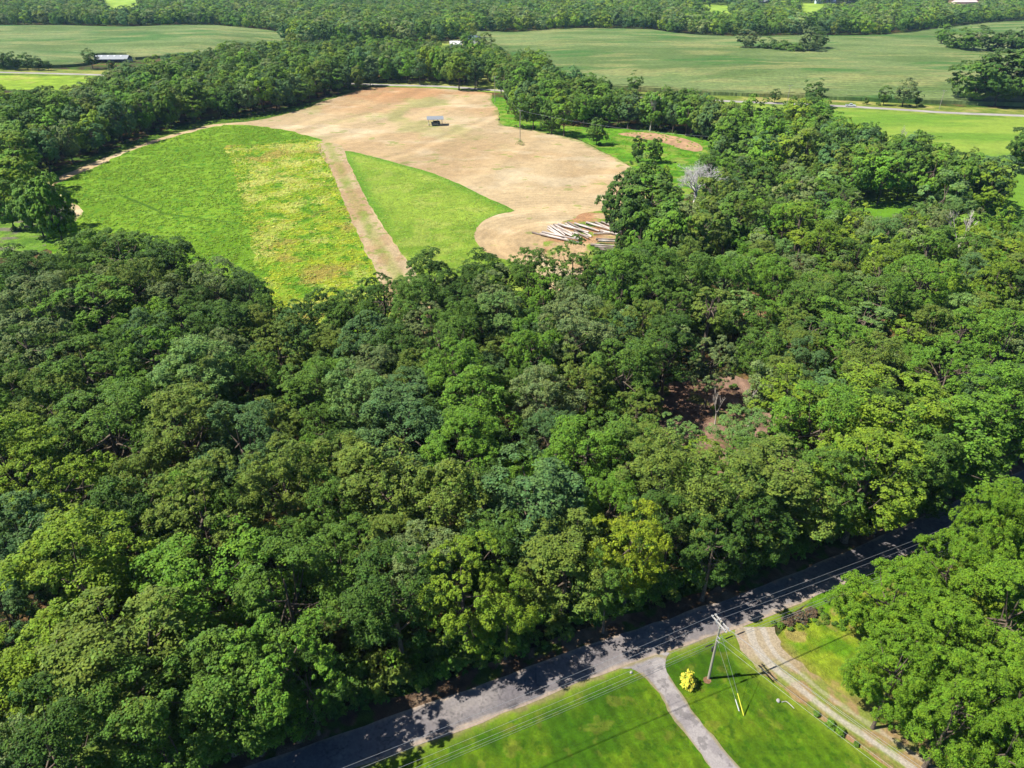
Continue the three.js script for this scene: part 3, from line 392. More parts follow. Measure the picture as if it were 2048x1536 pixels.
// crowns that can be told apart in the photograph: [x, y of the crown's middle, radius] on the photograph, tone
const HAND = [
  [430, 1150, 130, 'fresh'], [575, 1195, 105, 'mid'], [165, 1150, 115, 'lime'], [50, 1085, 85, 'blue'], [255, 1310, 140, 'olive'], [80, 1330, 100, 'lime'], [425, 1375, 105, 'mid'], [565, 1350, 110, 'fresh'], [300, 1460, 115, 'mid'], [500, 1500, 105, 'mid'], [95, 1490, 115, 'dark'], [630, 1440, 70, 'dark'],
  [405, 1020, 100, 'olive'], [250, 1035, 80, 'dark'], [125, 960, 90, 'lime'], [560, 960, 80, 'olive'], [25, 930, 80, 'lime'], [480, 885, 75, 'blue'], [375, 865, 80, 'olive'], [400, 765, 75, 'mint'], [310, 715, 65, 'fresh'], [215, 865, 100, 'mid'], [170, 745, 85, 'mid'], [55, 690, 70, 'sage'], [190, 610, 85, 'fresh'], [80, 610, 60, 'sage'], [270, 570, 55, 'olive'], [335, 595, 42, 'sage'], [430, 570, 48, 'sage'], [235, 505, 70, 'mid'], [340, 520, 50, 'dark'], [50, 560, 60, 'dark'], [495, 600, 42, 'dark'], [100, 800, 70, 'olive'], [500, 760, 60, 'mid'], [440, 660, 60, 'dark'], [360, 640, 50, 'mid'], [560, 700, 55, 'olive'], [620, 780, 60, 'mid'],
  [690, 1130, 80, 'mid'], [790, 1185, 90, 'dark'], [930, 1175, 90, 'lime'], [1010, 1215, 60, 'lime'], [1060, 1000, 105, 'blue'], [885, 1010, 80, 'olive'], [765, 965, 85, 'olive'], [680, 930, 65, 'olive'], [640, 1010, 65, 'mid'], [800, 850, 80, 'blue'], [715, 800, 65, 'mint'], [950, 815, 70, 'fresh'], [930, 905, 70, 'fresh'], [1095, 800, 62, 'sage'], [1130, 1110, 85, 'olive'], [1262, 1085, 72, 'yellow'], [990, 1090, 65, 'mid'], [1175, 905, 75, 'fresh'], [1250, 890, 65, 'mid'], [1325, 968, 76, 'olive'], [1432, 992, 88, 'olive'], [1335, 1065, 75, 'dark'], [1550, 970, 95, 'olive'], [1655, 965, 80, 'mid'], [1640, 855, 80, 'fresh'], [1765, 830, 115, 'lime'], [1800, 985, 115, 'lime'], [1925, 905, 100, 'fresh'], [1995, 820, 75, 'fresh'], [1890, 745, 70, 'fresh'], [2010, 690, 65, 'fresh'], [1500, 1040, 70, 'dark'], [1430, 1085, 70, 'dark'], [1225, 1180, 55, 'mid'], [1930, 1000, 80, 'mid'],
  [1000, 640, 48, 'mint'], [990, 595, 50, 'sage'], [880, 690, 65, 'mid'], [905, 745, 65, 'fresh'], [805, 705, 55, 'dark'], [735, 685, 55, 'blue'], [1150, 665, 70, 'sage'], [1065, 700, 55, 'fresh'], [1245, 745, 62, 'mid'], [1160, 760, 58, 'olive'], [1380, 560, 55, 'mid'], [1305, 560, 55, 'mid'], [1245, 560, 55, 'fresh'], [1150, 530, 48, 'mid'], [1055, 545, 46, 'mid'], [965, 555, 44, 'dark'], [860, 565, 48, 'dark'], [765, 595, 50, 'dark'], [660, 625, 46, 'dark'], [700, 640, 48, 'mid'], [830, 620, 50, 'mid'], [920, 620, 46, 'dark'],
  [1425, 720, 48, 'sage'], [1335, 700, 55, 'dark'], [1620, 600, 48, 'mid'], [1760, 600, 55, 'mid'], [1850, 565, 62, 'fresh'], [1690, 690, 58, 'fresh'], [1560, 775, 48, 'olive'], [1740, 730, 62, 'olive'], [1400, 455, 50, 'olive'], [1300, 400, 55, 'mid'], [1265, 440, 40, 'dark'], [1252, 392, 42, 'dark'], [1292, 362, 42, 'mid'], [1282, 470, 36, 'fresh'], [1430, 385, 38, 'olive'], [1345, 465, 48, 'fresh'], [1480, 430, 45, 'mid'], [1335, 605, 55, 'mid'], [1450, 560, 50, 'fresh'], [35, 368, 42, 'lime'], [95, 398, 42, 'fresh'], [62, 400, 34, 'mid'], [5, 395, 30, 'mid'], [1890, 390, 44, 'mint'],
];
for (const [px, py, rp, tone] of HAND) {
  let h = 18, g; for (let i = 0; i < 3; i++) { g = G(px, py, h * 0.66); const r = rp / 1422 * g.t; h = clamp(r * 2.6 + 5, 12, 22) + ((px * 7 + py * 3) % 10 - 5) * 0.25; }
  const r = rp / 1422 * g.t; let { x, z } = g;
  const least = x > 45 ? 4.0 : 3.4; if (northOfRoad(x, z) < least) { const k = least - northOfRoad(x, z); x -= 0.4 * k; z -= 0.92 * k; }
  addTree({ x, z, r, h, tone, kind: py < 475 && (px < 200 || px > 1200) ? 'bushy' : 'near', hand: 1 });
}
for (const [px, py, rp] of [[1765, 1190, 105], [1880, 1120, 85], [1990, 1060, 85], [1860, 1270, 115], [1990, 1215, 115], [1770, 1320, 88], [1880, 1395, 105], [2010, 1360, 110], [2060, 1480, 90], [1985, 1468, 70], [1948, 1048, 62], [2048, 1002, 62]]) {
  const h = 17, g = G(px, py, 10.5); addTree({ x: g.x + 0.6, z: g.z + 1.6, r: rp / 1422 * g.t * 0.95, h: h + R(-1.5, 1), tone: 'grass', kind: 'oak', hand: 2 });
}
for (const [px, py, hp, tone] of [[1492, 885, 160, 'sage'], [1535, 880, 140, 'mid'], [1545, 820, 120, 'olive']]) { const g = G(px, py), h = hp / 1422 * g.t * 1.1; addTree({ x: g.x, z: g.z, r: h * 0.19, h, tone, kind: 'slim', v: px % 2, hand: 1 }); }
for (let i = 0; i < 9; i++) { const k = roadMid.findIndex(([x]) => x > 58 + i * 8.5), [x, z] = roadMid[Math.max(0, k)], [bx, bz] = roadMid[Math.min(roadMid.length - 1, k + 1)], L = Math.hypot(bx - x, bz - z), n = R(3.2, 4.2); addTree({ x: x + (bz - z) / L * n, z: z - (bx - x) / L * n, r: R(4.6, 5.6), h: R(13, 18), tone: pick0(['mid', 'fresh', 'dark', 'mid']), kind: 'near', hand: 1 }); }
// areas of the photograph where crowns stand, and gaps in them
const W1 = [[-120, 585], [0, 565], [60, 548], [130, 508], [200, 478], [300, 505], [380, 545], [480, 570], [530, 610], [560, 650], [640, 632], [720, 608], [800, 578], [900, 562], [1010, 552], [1110, 545], [1200, 525], [1270, 508], [1312, 470], [1285, 425], [1245, 398], [1262, 368], [1340, 348], [1420, 318], [1500, 335], [1620, 340], [1720, 400], [1750, 450], [1800, 440], [1850, 408], [1980, 430], [2200, 470], [2200, 960], [2060, 985], [1900, 1050], [1600, 1180], [1300, 1300], [900, 1450], [600, 1600], [-200, 1700]];
const W2 = [[-120, 195], [60, 198], [160, 190], [240, 150], [330, 128], [420, 114], [470, 96], [560, 98], [590, 86], [700, 62], [880, 66], [878, 100], [940, 104], [960, 100], [1000, 105], [1010, 150], [900, 152], [720, 150], [690, 172], [620, 192], [540, 212], [480, 214], [400, 220], [330, 232], [250, 262], [180, 287], [100, 316], [30, 330], [20, 360], [-120, 380]];
const W3 = [[1005, 160], [1040, 112], [1085, 122], [1118, 152], [1180, 165], [1250, 195], [1290, 200], [1350, 195], [1400, 195], [1440, 222], [1560, 226], [1640, 205], [1665, 240], [1700, 268], [1790, 278], [1860, 300], [1960, 325], [1995, 350], [1990, 368], [1900, 350], [1850, 348], [1750, 342], [1700, 345], [1620, 345], [1500, 338], [1420, 312], [1395, 275], [1300, 246], [1180, 232], [1080, 228], [1018, 200]];
const W4 = [[-160, -75], [2300, -75], [2300, 32], [2048, 36], [1900, 42], [1830, 58], [1750, 62], [1600, 64], [1450, 65], [1360, 60], [1300, 53], [1150, 49], [1080, 53], [960, 56], [880, 56], [700, 64], [590, 62], [550, 57], [480, 48], [400, 43], [120, 45], [-160, 45]];
const HOLES = [[[1705, 345], [1795, 358], [1812, 446], [1745, 452], [1700, 400]], [[1950, 372], [2070, 380], [2070, 446], [1962, 438]], [[890, 80], [925, 74], [928, 102], [890, 102]], [[936, 70], [962, 66], [962, 92], [938, 92]], [[958, 122], [976, 122], [982, 184], [956, 184]], [[898, 116], [912, 116], [912, 130], [898, 130]], [[1335, 338], [1440, 338], [1430, 418], [1340, 418]], [[1872, 440], [1930, 440], [1915, 545], [1880, 545]], [[1530, 640], [1570, 640], [1580, 690], [1540, 690]], [[1795, 8], [1808, 8], [1800, 60], [1780, 60]], [[950, 47], [975, 47], [975, 62], [950, 62]], [[1225, 340], [1262, 330], [1262, 352], [1230, 360]], [[1505, -8], [1550, -8], [1545, 17], [1515, 17]], [[1615, -8], [1725, -8], [1722, 18], [1620, 18]], [[1880, -8], [1970, -8], [1965, 18], [1890, 18]], [[1745, 210], [2300, 235], [2300, 330], [1990, 300], [1840, 262], [1760, 245]], ...['topField1', 'topField2', 'topField3', 'topField4', 'topField5'].map((k) => P[k].map(([x, z]) => { const q = toPhoto(x, 9, z); return [q.x, q.y]; })), ...['topField1', 'topField2', 'topField3', 'topField4'].map((k) => P[k].map(([x, z]) => { const q = toPhoto(x, 0, z); return [q.x, q.y + 8]; }))];
const noTrees = [P.tilled, P.leftHay, P.margin, P.leftVerge, P.cornLeft, P.cornRight], soilGap = ground([[1295, 782], [1390, 752], [1490, 760], [1540, 850], [1515, 935], [1420, 950], [1302, 908]]);
const holed = (x, y) => HOLES.some((p) => inside(p, x, y));
const toneMix = { left: ['mid', 'mid', 'fresh', 'mid', 'olive', 'dark', 'dark', 'blue', 'sage', 'fresh'], middle: ['mid', 'mid', 'dark', 'olive', 'fresh', 'blue', 'sage'], right: ['fresh', 'fresh', 'mid', 'lime', 'olive', 'sage', 'lime', 'mid', 'mint'], hedge: ['mid', 'fresh', 'dark', 'mid', 'lime', 'olive', 'fresh', 'blue'], far: ['dark', 'mid', 'mid', 'olive', 'blue', 'sage', 'fresh', 'lime'] };
const pick = (a) => a[Math.floor(rnd() * a.length) % a.length];
function fill(mask, x0, x1, z0, z1, tries, size, kindOf, tonesOf, pack, mid = 0.66) {
  for (let i = 0; i < tries; i++) {
    const z = -Math.sqrt(R(z0 * z0, z1 * z1)), x = R(x0, x1) * (z / -z1) * 1.02, r = R(...size), h = Math.min(24, r * R(1.6, 2.6) + R(4, 7.5)), q = toPhoto(x, h * mid, z);
    if (q.x < -150 || q.x > 2230 || !inside(mask, q.x, q.y) || holed(q.x, q.y)) continue;
    const n = northOfRoad(x, z); if (-z < 150 && n < 4.0 + r * 0.15) continue;
    if (crowded(x, z, r, pack)) continue;
    if (-z > 230 && (lineDist(farRoad, x, z) < 6 || noTrees.some((p) => inside(p, x, z)))) continue;
    if (-z < 230 && inside(soilGap, x, z)) continue;
    if (mask === W1 && q.x > 1380 && q.y > 470 && q.y < 860 && fbm(x / 11 + 20, z / 11 + 20, 2) > 0.58) continue;
    if (mask === W2 && edgeDist(P.tilled, x, z) < r * 0.9) continue;
    const tone = pick(tonesOf(x, z, q)); addTree({ x, z, r, h, tone, kind: kindOf(x, z, q) });
  }
}
const mainTones = (x, z, q) => (fbm(x / 30, z / 30, 2) > 0.55 ? toneMix.middle : q.x < 620 ? toneMix.left : q.x < 1250 ? toneMix.middle : toneMix.right);
fill(W1, -230, 260, 40, 175, 26000, [3.6, 5.2], (x, z, q) => (q.x > 1330 && q.y < 860 && rnd() < 0.55 ? 'slim' : 'near'), mainTones, 0.74);
fill(W1, -330, 330, 120, 330, 24000, [2.8, 4.6], (x, z, q) => (rnd() < 0.3 ? 'slim' : rnd() < 0.15 ? 'cedar' : -z > 230 || rnd() < 0.35 ? 'middle' : 'near'), mainTones, 0.7);
fill(W2, -520, 60, 230, 700, 30000, [4.4, 7.6], (x, z, q) => (rnd() < 0.25 ? 'bushy' : 'middle'), (x, z, q) => (rnd() < 0.6 ? toneMix.hedge : toneMix.far), 0.68);
fill(W3, -40, 460, 240, 640, 24000, [4.0, 7.0], (x, z, q) => (rnd() < 0.3 ? 'bushy' : 'middle'), () => toneMix.hedge, 0.66);
fill(W4, -1400, 1400, 700, 1750, 60000, [5, 9.5], () => 'far', () => toneMix.far, 0.62, 0.6);

// single trees of the fields: [foot x, foot y, height] on the photograph, shape, tone, spread, label
const LONE = [
  [186, 138, 33, 'near', 'dark', 0.9, 'round dark tree at the left end of the long metal roofed barn'], [226, 145, 20, 'bushy', 'dark', 0.8, 'small dark tree in front of the long metal roofed barn'],
  [8, 139, 28, 'bushy', 'dark', 1, 'first dark tree of the low clump left along far road'], [32, 140, 30, 'bushy', 'dark', 1, 'second dark tree of the low clump left along far road'], [56, 140, 27, 'bushy', 'mid', 1, 'third tree of the low clump left along far road'], [78, 141, 22, 'bushy', 'dark', 1, 'fourth tree of the low clump left along far road'], [97, 141, 16, 'bushy', 'dark', 1, 'smallest tree ending the low clump left along far road'],
  [1490, 106, 38, 'near', 'sage', 1.1, 'grey green tree at the left end of the corn field copse'], [1530, 108, 27, 'bushy', 'dark', 1.3, 'low dark tree second in the corn field copse'], [1562, 111, 25, 'bushy', 'mid', 1.3, 'low mid green tree third in the corn field copse'], [1588, 114, 23, 'bushy', 'mid', 1.4, 'lowest tree before the tall pair in corn field copse'], [1612, 113, 46, 'near', 'sage', 0.9, 'tall grey green tree in the corn field copse'], [1634, 109, 41, 'near', 'dark', 0.8, 'tall dark tree ending the corn field copse'],
  [1880, 97, 40, 'near', 'fresh', 0.8, 'upright fresh green tree starting the clump at right of corn'], [1908, 106, 38, 'bushy', 'mid', 1.35, 'second tree of the clump at right of corn'], [1945, 110, 46, 'near', 'mid', 1.35, 'tall middle tree of the clump at right of corn'], [1990, 112, 38, 'bushy', 'dark', 1.35, 'dark fourth tree of the clump at right of corn'], [2030, 114, 46, 'bushy', 'dark', 1.35, 'dark last tree of the clump at right of corn'],
  [1942, 208, 76, 'bushy', 'mid', 1.3, 'left spreading tree of the big roadside clump'], [1988, 211, 90, 'oak', 'dark', 1.25, 'middle tall dark tree of the big roadside clump'], [2045, 212, 92, 'oak', 'mid', 1.25, 'right tall tree of the big roadside clump at photo edge'],
  [1766, 211, 33, 'bushy', 'mid', 0.8, 'small green tree beside the grey roadside tree'], [1804, 213, 46, 'near', 'sage', 0.95, 'grey green rounded tree standing alone by the far road'], [1832, 213, 26, 'bushy', 'dark', 0.7, 'low dark tree right of the grey roadside tree'], [1732, 209, 13, 'bushy', 'olive', 0.8, 'tiny tree by far road behind the pickup'],
  [1268, 190, 38, 'near', 'mid', 0.8, 'rounded tree rising above the hedgerow before the corn'], [1548, 206, 24, 'near', 'dark', 0.9, 'small dark tree beside the far road at the corn edge'], [1625, 215, 48, 'near', 'dark', 1, 'dark tree above the hedgerow left of the pickup'],
  [1193, 290, 46, 'bushy', 'mid', 0.75, 'rounded green bush tree alone in the field margin'], [1275, 326, 46, 'bushy', 'dark', 0.7, 'left dark tree of the close pair in field margin'], [1308, 326, 44, 'bushy', 'mid', 0.7, 'right tree of the close pair in field margin'],
  [1212, 290, 22, 'slim', 'olive', 0.5, 'thin vine covered stem leaning beside the rounded bush tree'],
  [918, 180, 60, 'near', 'lime', 0.85, 'bright yellow green tree by far road opposite tan field'], [950, 178, 52, 'cedar', 'dark', 1.1, 'narrow dark tree by far road beside the yellow green one'], [990, 172, 62, 'bushy', 'mid', 0.75, 'tall dense tree right of the pale yard'], [905, 84, 20, 'near', 'blue', 1, 'small blue green tree beside the white farmhouse'], [935, 98, 28, 'bushy', 'fresh', 0.9, 'fresh green tree between the two farmhouses'], [968, 122, 46, 'near', 'olive', 0.9, 'olive green tree in front of the dark roofed house'],
  [2035, 345, 82, 'bushy', 'dark', 0.9, 'dark rounded tree at right edge of the pasture'],
];
for (const [px, py, hp, kind, tone, spread, label] of LONE) { const g = G(px, py), h = hp / 1422 * g.t * 1.12, K = KINDS[kind][0]; addTree({ x: g.x, z: g.z, h, r: h * 0.42 * spread * (kind === 'cedar' ? 0.5 : 1), tone, kind: kind === 'near' ? 'middle' : kind === 'oak' ? 'bushy' : kind, label, lone: 1 }); }

for (const t of trees) { t.q = toPhoto(t.x, t.h * 0.66, t.z); t.big = t.r / t.q.t; }
const shown = (t) => t.q.x > -25 && t.q.x < 2073 && t.q.y < 1556 && t.q.y > -10;
const picked = new Set(trees.filter((t) => !t.lone && shown(t) && t.kind !== 'far').sort((a, b) => b.big - a.big).slice(0, 255));
const protoOf = new Map();
function plant(t, name, label, group) {
  const K = KINDS[t.kind][t.v], key = t.kind + t.v + t.tone; let o;
  if (!protoOf.has(key)) { o = new THREE.Group(); part('trunk', K.trunk, bark, o); part('crown', K.crown, leafMat[t.tone], o); protoOf.set(key, o); } else o = protoOf.get(key).clone();
  o.name = numbered(name); o.position.set(t.x, 0, t.z); o.rotation.y = t.turn; o.scale.set(t.r / K.rad, t.h / K.H, t.r / K.rad); scene.add(o);
  return tag(o, label, 'tree', group);
}
const ORD = ['', 'first', 'second', 'third', 'fourth', 'fifth', 'sixth', 'seventh', 'eighth', 'ninth', 'tenth', 'eleventh', 'twelfth', 'thirteenth', 'fourteenth', 'fifteenth', 'sixteenth', 'seventeenth', 'eighteenth', 'nineteenth', 'twentieth'];
const ord = (n) => ORD[n] ?? (n % 10 ? ['twenty', 'thirty', 'forty'][Math.floor(n / 10) - 2] + '-' + ORD[n % 10] : ['', '', '', 'thirtieth', 'fortieth'][n / 10]);
const rows = new Map();
for (const t of picked) if (t.hand !== 2) { const k = Math.floor(Math.max(0, northOfRoad(t.x, t.z) - 5) / 9); if (!rows.has(k)) rows.set(k, []); rows.get(k).push(t); }
[...rows.keys()].sort((a, b) => a - b).forEach((k, i) => rows.get(k).sort((a, b) => a.x - b.x).forEach((t, j) => plant(t, 'broadleaf_tree', `${TONES[t.tone][0]} ${t.r > 5.4 ? 'wide' : t.kind === 'slim' ? 'slender' : 'rounded'} tree, ${ord(j + 1)} from left in ${ord(i + 1)} row of woods behind road`, 'trees of the woods behind the near road')));
const oakNames = ['nearest the gravel track mouth', 'behind the first one', 'farthest back along the road', 'in the middle of the clump', 'right of the middle one', 'beside the gravel track', 'in front along the track', 'at the right photo edge', 'lowest at the right corner', 'lowest beside the track end', 'small one reaching over the road wires', 'small one farthest right over the road'];
trees.filter((t) => t.hand === 2).forEach((t, i) => plant(t, 'oak_tree', `vivid green oak of the clump right of lawn, ${oakNames[i]}`, 'oaks right of the lawn'));
for (const t of trees) if (t.lone) plant(t, 'field_tree', t.label);
{ // the rest of the woods reads as one mass
  const mass = new THREE.Group(); mass.name = 'woodland'; tag(mass, 'dense green woodland covering the land behind and around the fields', null, null, 'stuff'); scene.add(mass);
  const m4 = new THREE.Matrix4(), q = new THREE.Quaternion(), up = new THREE.Vector3(0, 1, 0), col = new THREE.Color(); reseed(4242);
  for (const kind in KINDS) KINDS[kind].forEach((K, v) => {
    const list = trees.filter((t) => t.kind === kind && t.v === v && !picked.has(t) && !t.lone && t.hand !== 2); if (!list.length) return;
    for (const [nm, geo, mat] of [['crown', K.crown, leafAny], ['trunk', K.trunk, bark]]) {
      if (nm === 'trunk' && kind === 'far') continue;
      const im = new THREE.InstancedMesh(geo, mat, list.length); im.name = nm; im.userData.kind = 'stuff'; im.castShadow = im.receiveShadow = true;
      list.forEach((t, i) => { im.setMatrixAt(i, m4.compose(new THREE.Vector3(t.x, 0, t.z), q.setFromAxisAngle(up, t.turn), new THREE.Vector3(t.r / K.rad, t.h / K.H, t.r / K.rad))); if (nm === 'crown') { const [r, g, b] = TONES[t.tone][1], k = R(0.9, 1.35) * (t.kind === 'far' ? 1.15 : 1.05), y = R(0.92, 1.12); im.setColorAt(i, col.setRGB(r * k * y, g * k, b * k)); } });
      mass.add(im);
    }
  });
}
// undergrowth: low bushes under and between the trees
function bushGeo(s, r, n, per, leaf) { reseed(s); const L = new Leaves(); for (let i = 0; i < n; i++) { const a = R(0, 6.283), e = R(0, 1.4), x = Math.cos(a) * Math.cos(e), y = Math.sin(e), z = Math.sin(a) * Math.cos(e); L.clump(x * r * 0.6, 0.2 + y * r * 0.6, z * r * 0.6, r * R(0.35, 0.55), per, leaf, x, y, z, 0.9); } return L.build(); }
const BUSH = [bushGeo(201, 1.2, 9, 34, 0.3), bushGeo(202, 1.2, 12, 30, 0.26)];
{
  reseed(99); const spots = [[], []];
  for (const t of trees) if (t.kind !== 'far' && t.q.y > 180) for (let i = 0; i < (t.q.y > 420 ? 4 : 2); i++) { const a = R(0, 6.283), d = R(1, 5.5), x = t.x + Math.cos(a) * d, z = t.z + Math.sin(a) * d; if (-z < 160 && northOfRoad(x, z) < 5.5) continue; const q = toPhoto(x, 0, z); if (inside(P.meadow, x, z) || inside(P.wedge, x, z) || inside(P.strip, x, z) || inside(P.tilled, x, z) || inside(P.pasture, x, z) && q.x > 1700 || inside(soilGap, x, z) && rnd() < 0.6) continue; spots[i % 2].push([x, z, R(0.5, 1.35)]); }
  for (let i = 0; i < 900; i++) { const k = Math.floor(R(4, roadN.length - 4)), [ax, az] = roadN[k], n = R(2.2, 8), x = ax - 0.37 * n + R(-1, 1), z = az - 0.93 * n; spots[i % 2].push([x, z, n < 3.2 ? R(0.3, 0.7) : R(0.7, 1.9)]); }
  for (let i = 0; i < 70; i++) { const g = G(R(1545, 1700), R(1195, 1262)); if (northOfRoad(g.x, g.z) > -4 || inside(soilGap, g.x, g.z)) continue; spots[i % 2].push([g.x, g.z, R(0.25, 0.55)]); }
  const g = new THREE.Group(); g.name = 'undergrowth'; tag(g, 'low leafy undergrowth below the trees', null, null, 'stuff'); scene.add(g);
  spots.forEach((s, k) => { const im = new THREE.InstancedMesh(BUSH[k], leafAny, s.length), m4 = new THREE.Matrix4(), q = new THREE.Quaternion(), up = new THREE.Vector3(0, 1, 0), c = new THREE.Color(); im.name = 'bush'; im.userData.kind = 'stuff'; s.forEach(([x, z, r], i) => { im.setMatrixAt(i, m4.compose(new THREE.Vector3(x, 0, z), q.setFromAxisAngle(up, R(0, 6.28)), new THREE.Vector3(r, r * R(0.7, 1.4), r))); const [a, b, d] = TONES[pick(['mid', 'dark', 'fresh', 'olive'])][1]; im.setColorAt(i, c.setRGB(a, b, d)); }); g.add(im); });
}
// tall grass standing in the meadow and the rough strip
{
  reseed(31); const L = new Leaves();
  for (let i = 0; i < 26; i++) { const a = R(0, 6.283), d = R(0, 0.9); L.leaf(Math.cos(a) * d, R(0.15, 0.5), Math.sin(a) * d, Math.cos(a) * 0.6, 0.75, Math.sin(a) * 0.6, R(0.22, 0.5), [R(0.8, 1.2), R(0.85, 1.15), R(0.7, 1.1)]); }
  const geo = L.build(), list = [], c = new THREE.Color(), box = (p) => [Math.min(...p.map((q) => q[0])), Math.max(...p.map((q) => q[0])), Math.min(...p.map((q) => q[1])), Math.max(...p.map((q) => q[1]))];
  for (const [p, n, which] of [[P.meadow, 42000, 0], [P.strip, 26000, 1], [P.wedge, 7000, 2], [P.margin, 7000, 0], [P.leftVerge, 6000, 0]]) { const [x0, x1, z0, z1] = box(p); for (let i = 0; i < n; i++) { const x = R(x0, x1), z = R(z0, z1); if (!inside(p, x, z) || edgeDist(p, x, z) < 0.8) continue; const w = fbm(x / 4 + 700, z / 4 + 700, 4); if (rnd() < 0.35 || (which === 0 && fbm(x / 3, z / 3, 3) < 0.42) || (which === 0 && lineDist(furrow, x, z) < 0.8)) continue; list.push([x, z, which, w]); } }
  const im = new THREE.InstancedMesh(geo, leafAny, list.length), m4 = new THREE.Matrix4(), q = new THREE.Quaternion(), up = new THREE.Vector3(0, 1, 0);
  list.forEach(([x, z, which, w], i) => {
    const s = R(0.5, 1.1); im.setMatrixAt(i, m4.compose(new THREE.Vector3(x, 0.05, z), q.setFromAxisAngle(up, R(0, 6.28)), new THREE.Vector3(s, s * R(0.5, 1.0) * (which === 2 ? 0.5 : 1), s)));
    const [a, b] = stripMix(x, z); let k = [0.175, 0.30, 0.018];
    if (which === 1) { k = [0.34, 0.42, 0.03]; const far = sstep(190, 300, -z); if (a + R(-0.16, 0.16) > 0.66 - 0.1 * far) k = [0.47, 0.48, 0.13]; else if (b + R(-0.1, 0.1) > 0.64) k = [0.34, 0.33, 0.07]; else if (w + R(-0.08, 0.08) > 0.62) k = [0.16, 0.31, 0.014]; } else if (which === 2) k = [0.24, 0.34, 0.04];
    const v = R(0.8, 1.2); im.setColorAt(i, c.setRGB(k[0] * v * R(0.85, 1.2), k[1] * v, k[2] * v));
  });
  im.name = 'tall_grass'; tag(im, 'tall grass standing in the meadow and rough strip', null, null, 'stuff'); scene.add(im);
}

// ------------------------------------------------------------------ dead and bare trees
function bareTree(s, H, spread, depth, r0) {
  reseed(s); const out = [];
  (function grow(a, dir, len, r, d) {
    const b = a.clone().addScaledVector(dir, len); out.push(bar(a.toArray(), b.toArray(), r, r * 0.68, d > 2 ? 6 : 3)); if (!d) return;
    const n = d > 3 ? 3 : 3 + (rnd() < 0.4);
    for (let i = 0; i < n; i++) { const v = dir.clone().add(new THREE.Vector3(R(-1, 1), R(-0.6, 0.7), R(-1, 1)).multiplyScalar(spread)).normalize(); grow(a.clone().addScaledVector(dir, len * R(0.65, 1)), v, len * R(0.6, 0.8), r * 0.6, d - 1); }
  })(new THREE.Vector3(0, -0.1, 0), new THREE.Vector3(0.05, 1, 0.03).normalize(), H * 0.34, r0, depth);
  return merge(out);
}
const bareGeo = [bareTree(301, 14, 0.8, 7, 0.3), bareTree(302, 15, 0.45, 4, 0.2), bareTree(303, 13, 0.35, 3, 0.2)];
for (const [px, py, hp, v, label, wide = 1] of [
  [1385, 445, 110, 0, 'bare grey dead tree with a twiggy crown at the woods edge', 1.35], [1300, 262, 78, 2, 'tall bare white trunk standing in the hedgerow'], [1908, 525, 125, 1, 'tall bare pale trunk leaning above the right hand woods'], [1800, 300, 50, 2, 'thin bare snag before the pasture'], [1490, 880, 165, 2, 'slim bare trunk beside the orange soil gap'], [1545, 560, 60, 2, 'thin dead snag among young right hand trees'], [1655, 620, 80, 1, 'forked bare tree among the young right hand trees'], [1430, 850, 90, 2, 'short bare stem left of the orange soil gap'], [372, 232, 52, 2, 'leaning pale trunk at the far left field edge'],
]) { const g = G(px, py), b = base('dead_tree', g.x, 0, g.z, px); const h = hp / 1422 * g.t * 1.15 / [14, 15, 13][v] * 0.95; part('trunk', bareGeo[v], v ? paleBark : deadBark, b); b.scale.set(h * wide, h, h * wide); tag(b, label, 'dead tree'); }
{ const g = G(1567, 684), f = base('fallen_trunk', g.x, 0.35, g.z, 0.5); part('trunk', merge([bar([-5, 0.2, 0], [5, 0.6, 0], 0.32, 0.2, 9), bar([2, 0.5, 0], [3.4, 1.2, 0.9], 0.12, 0.05, 5), bar([0.5, 0.4, 0], [1.4, 0.9, -1], 0.1, 0.04, 5)]), paleBark, f); tag(f, 'pale fallen trunk lying among the young right hand trees', 'fallen trunk'); }

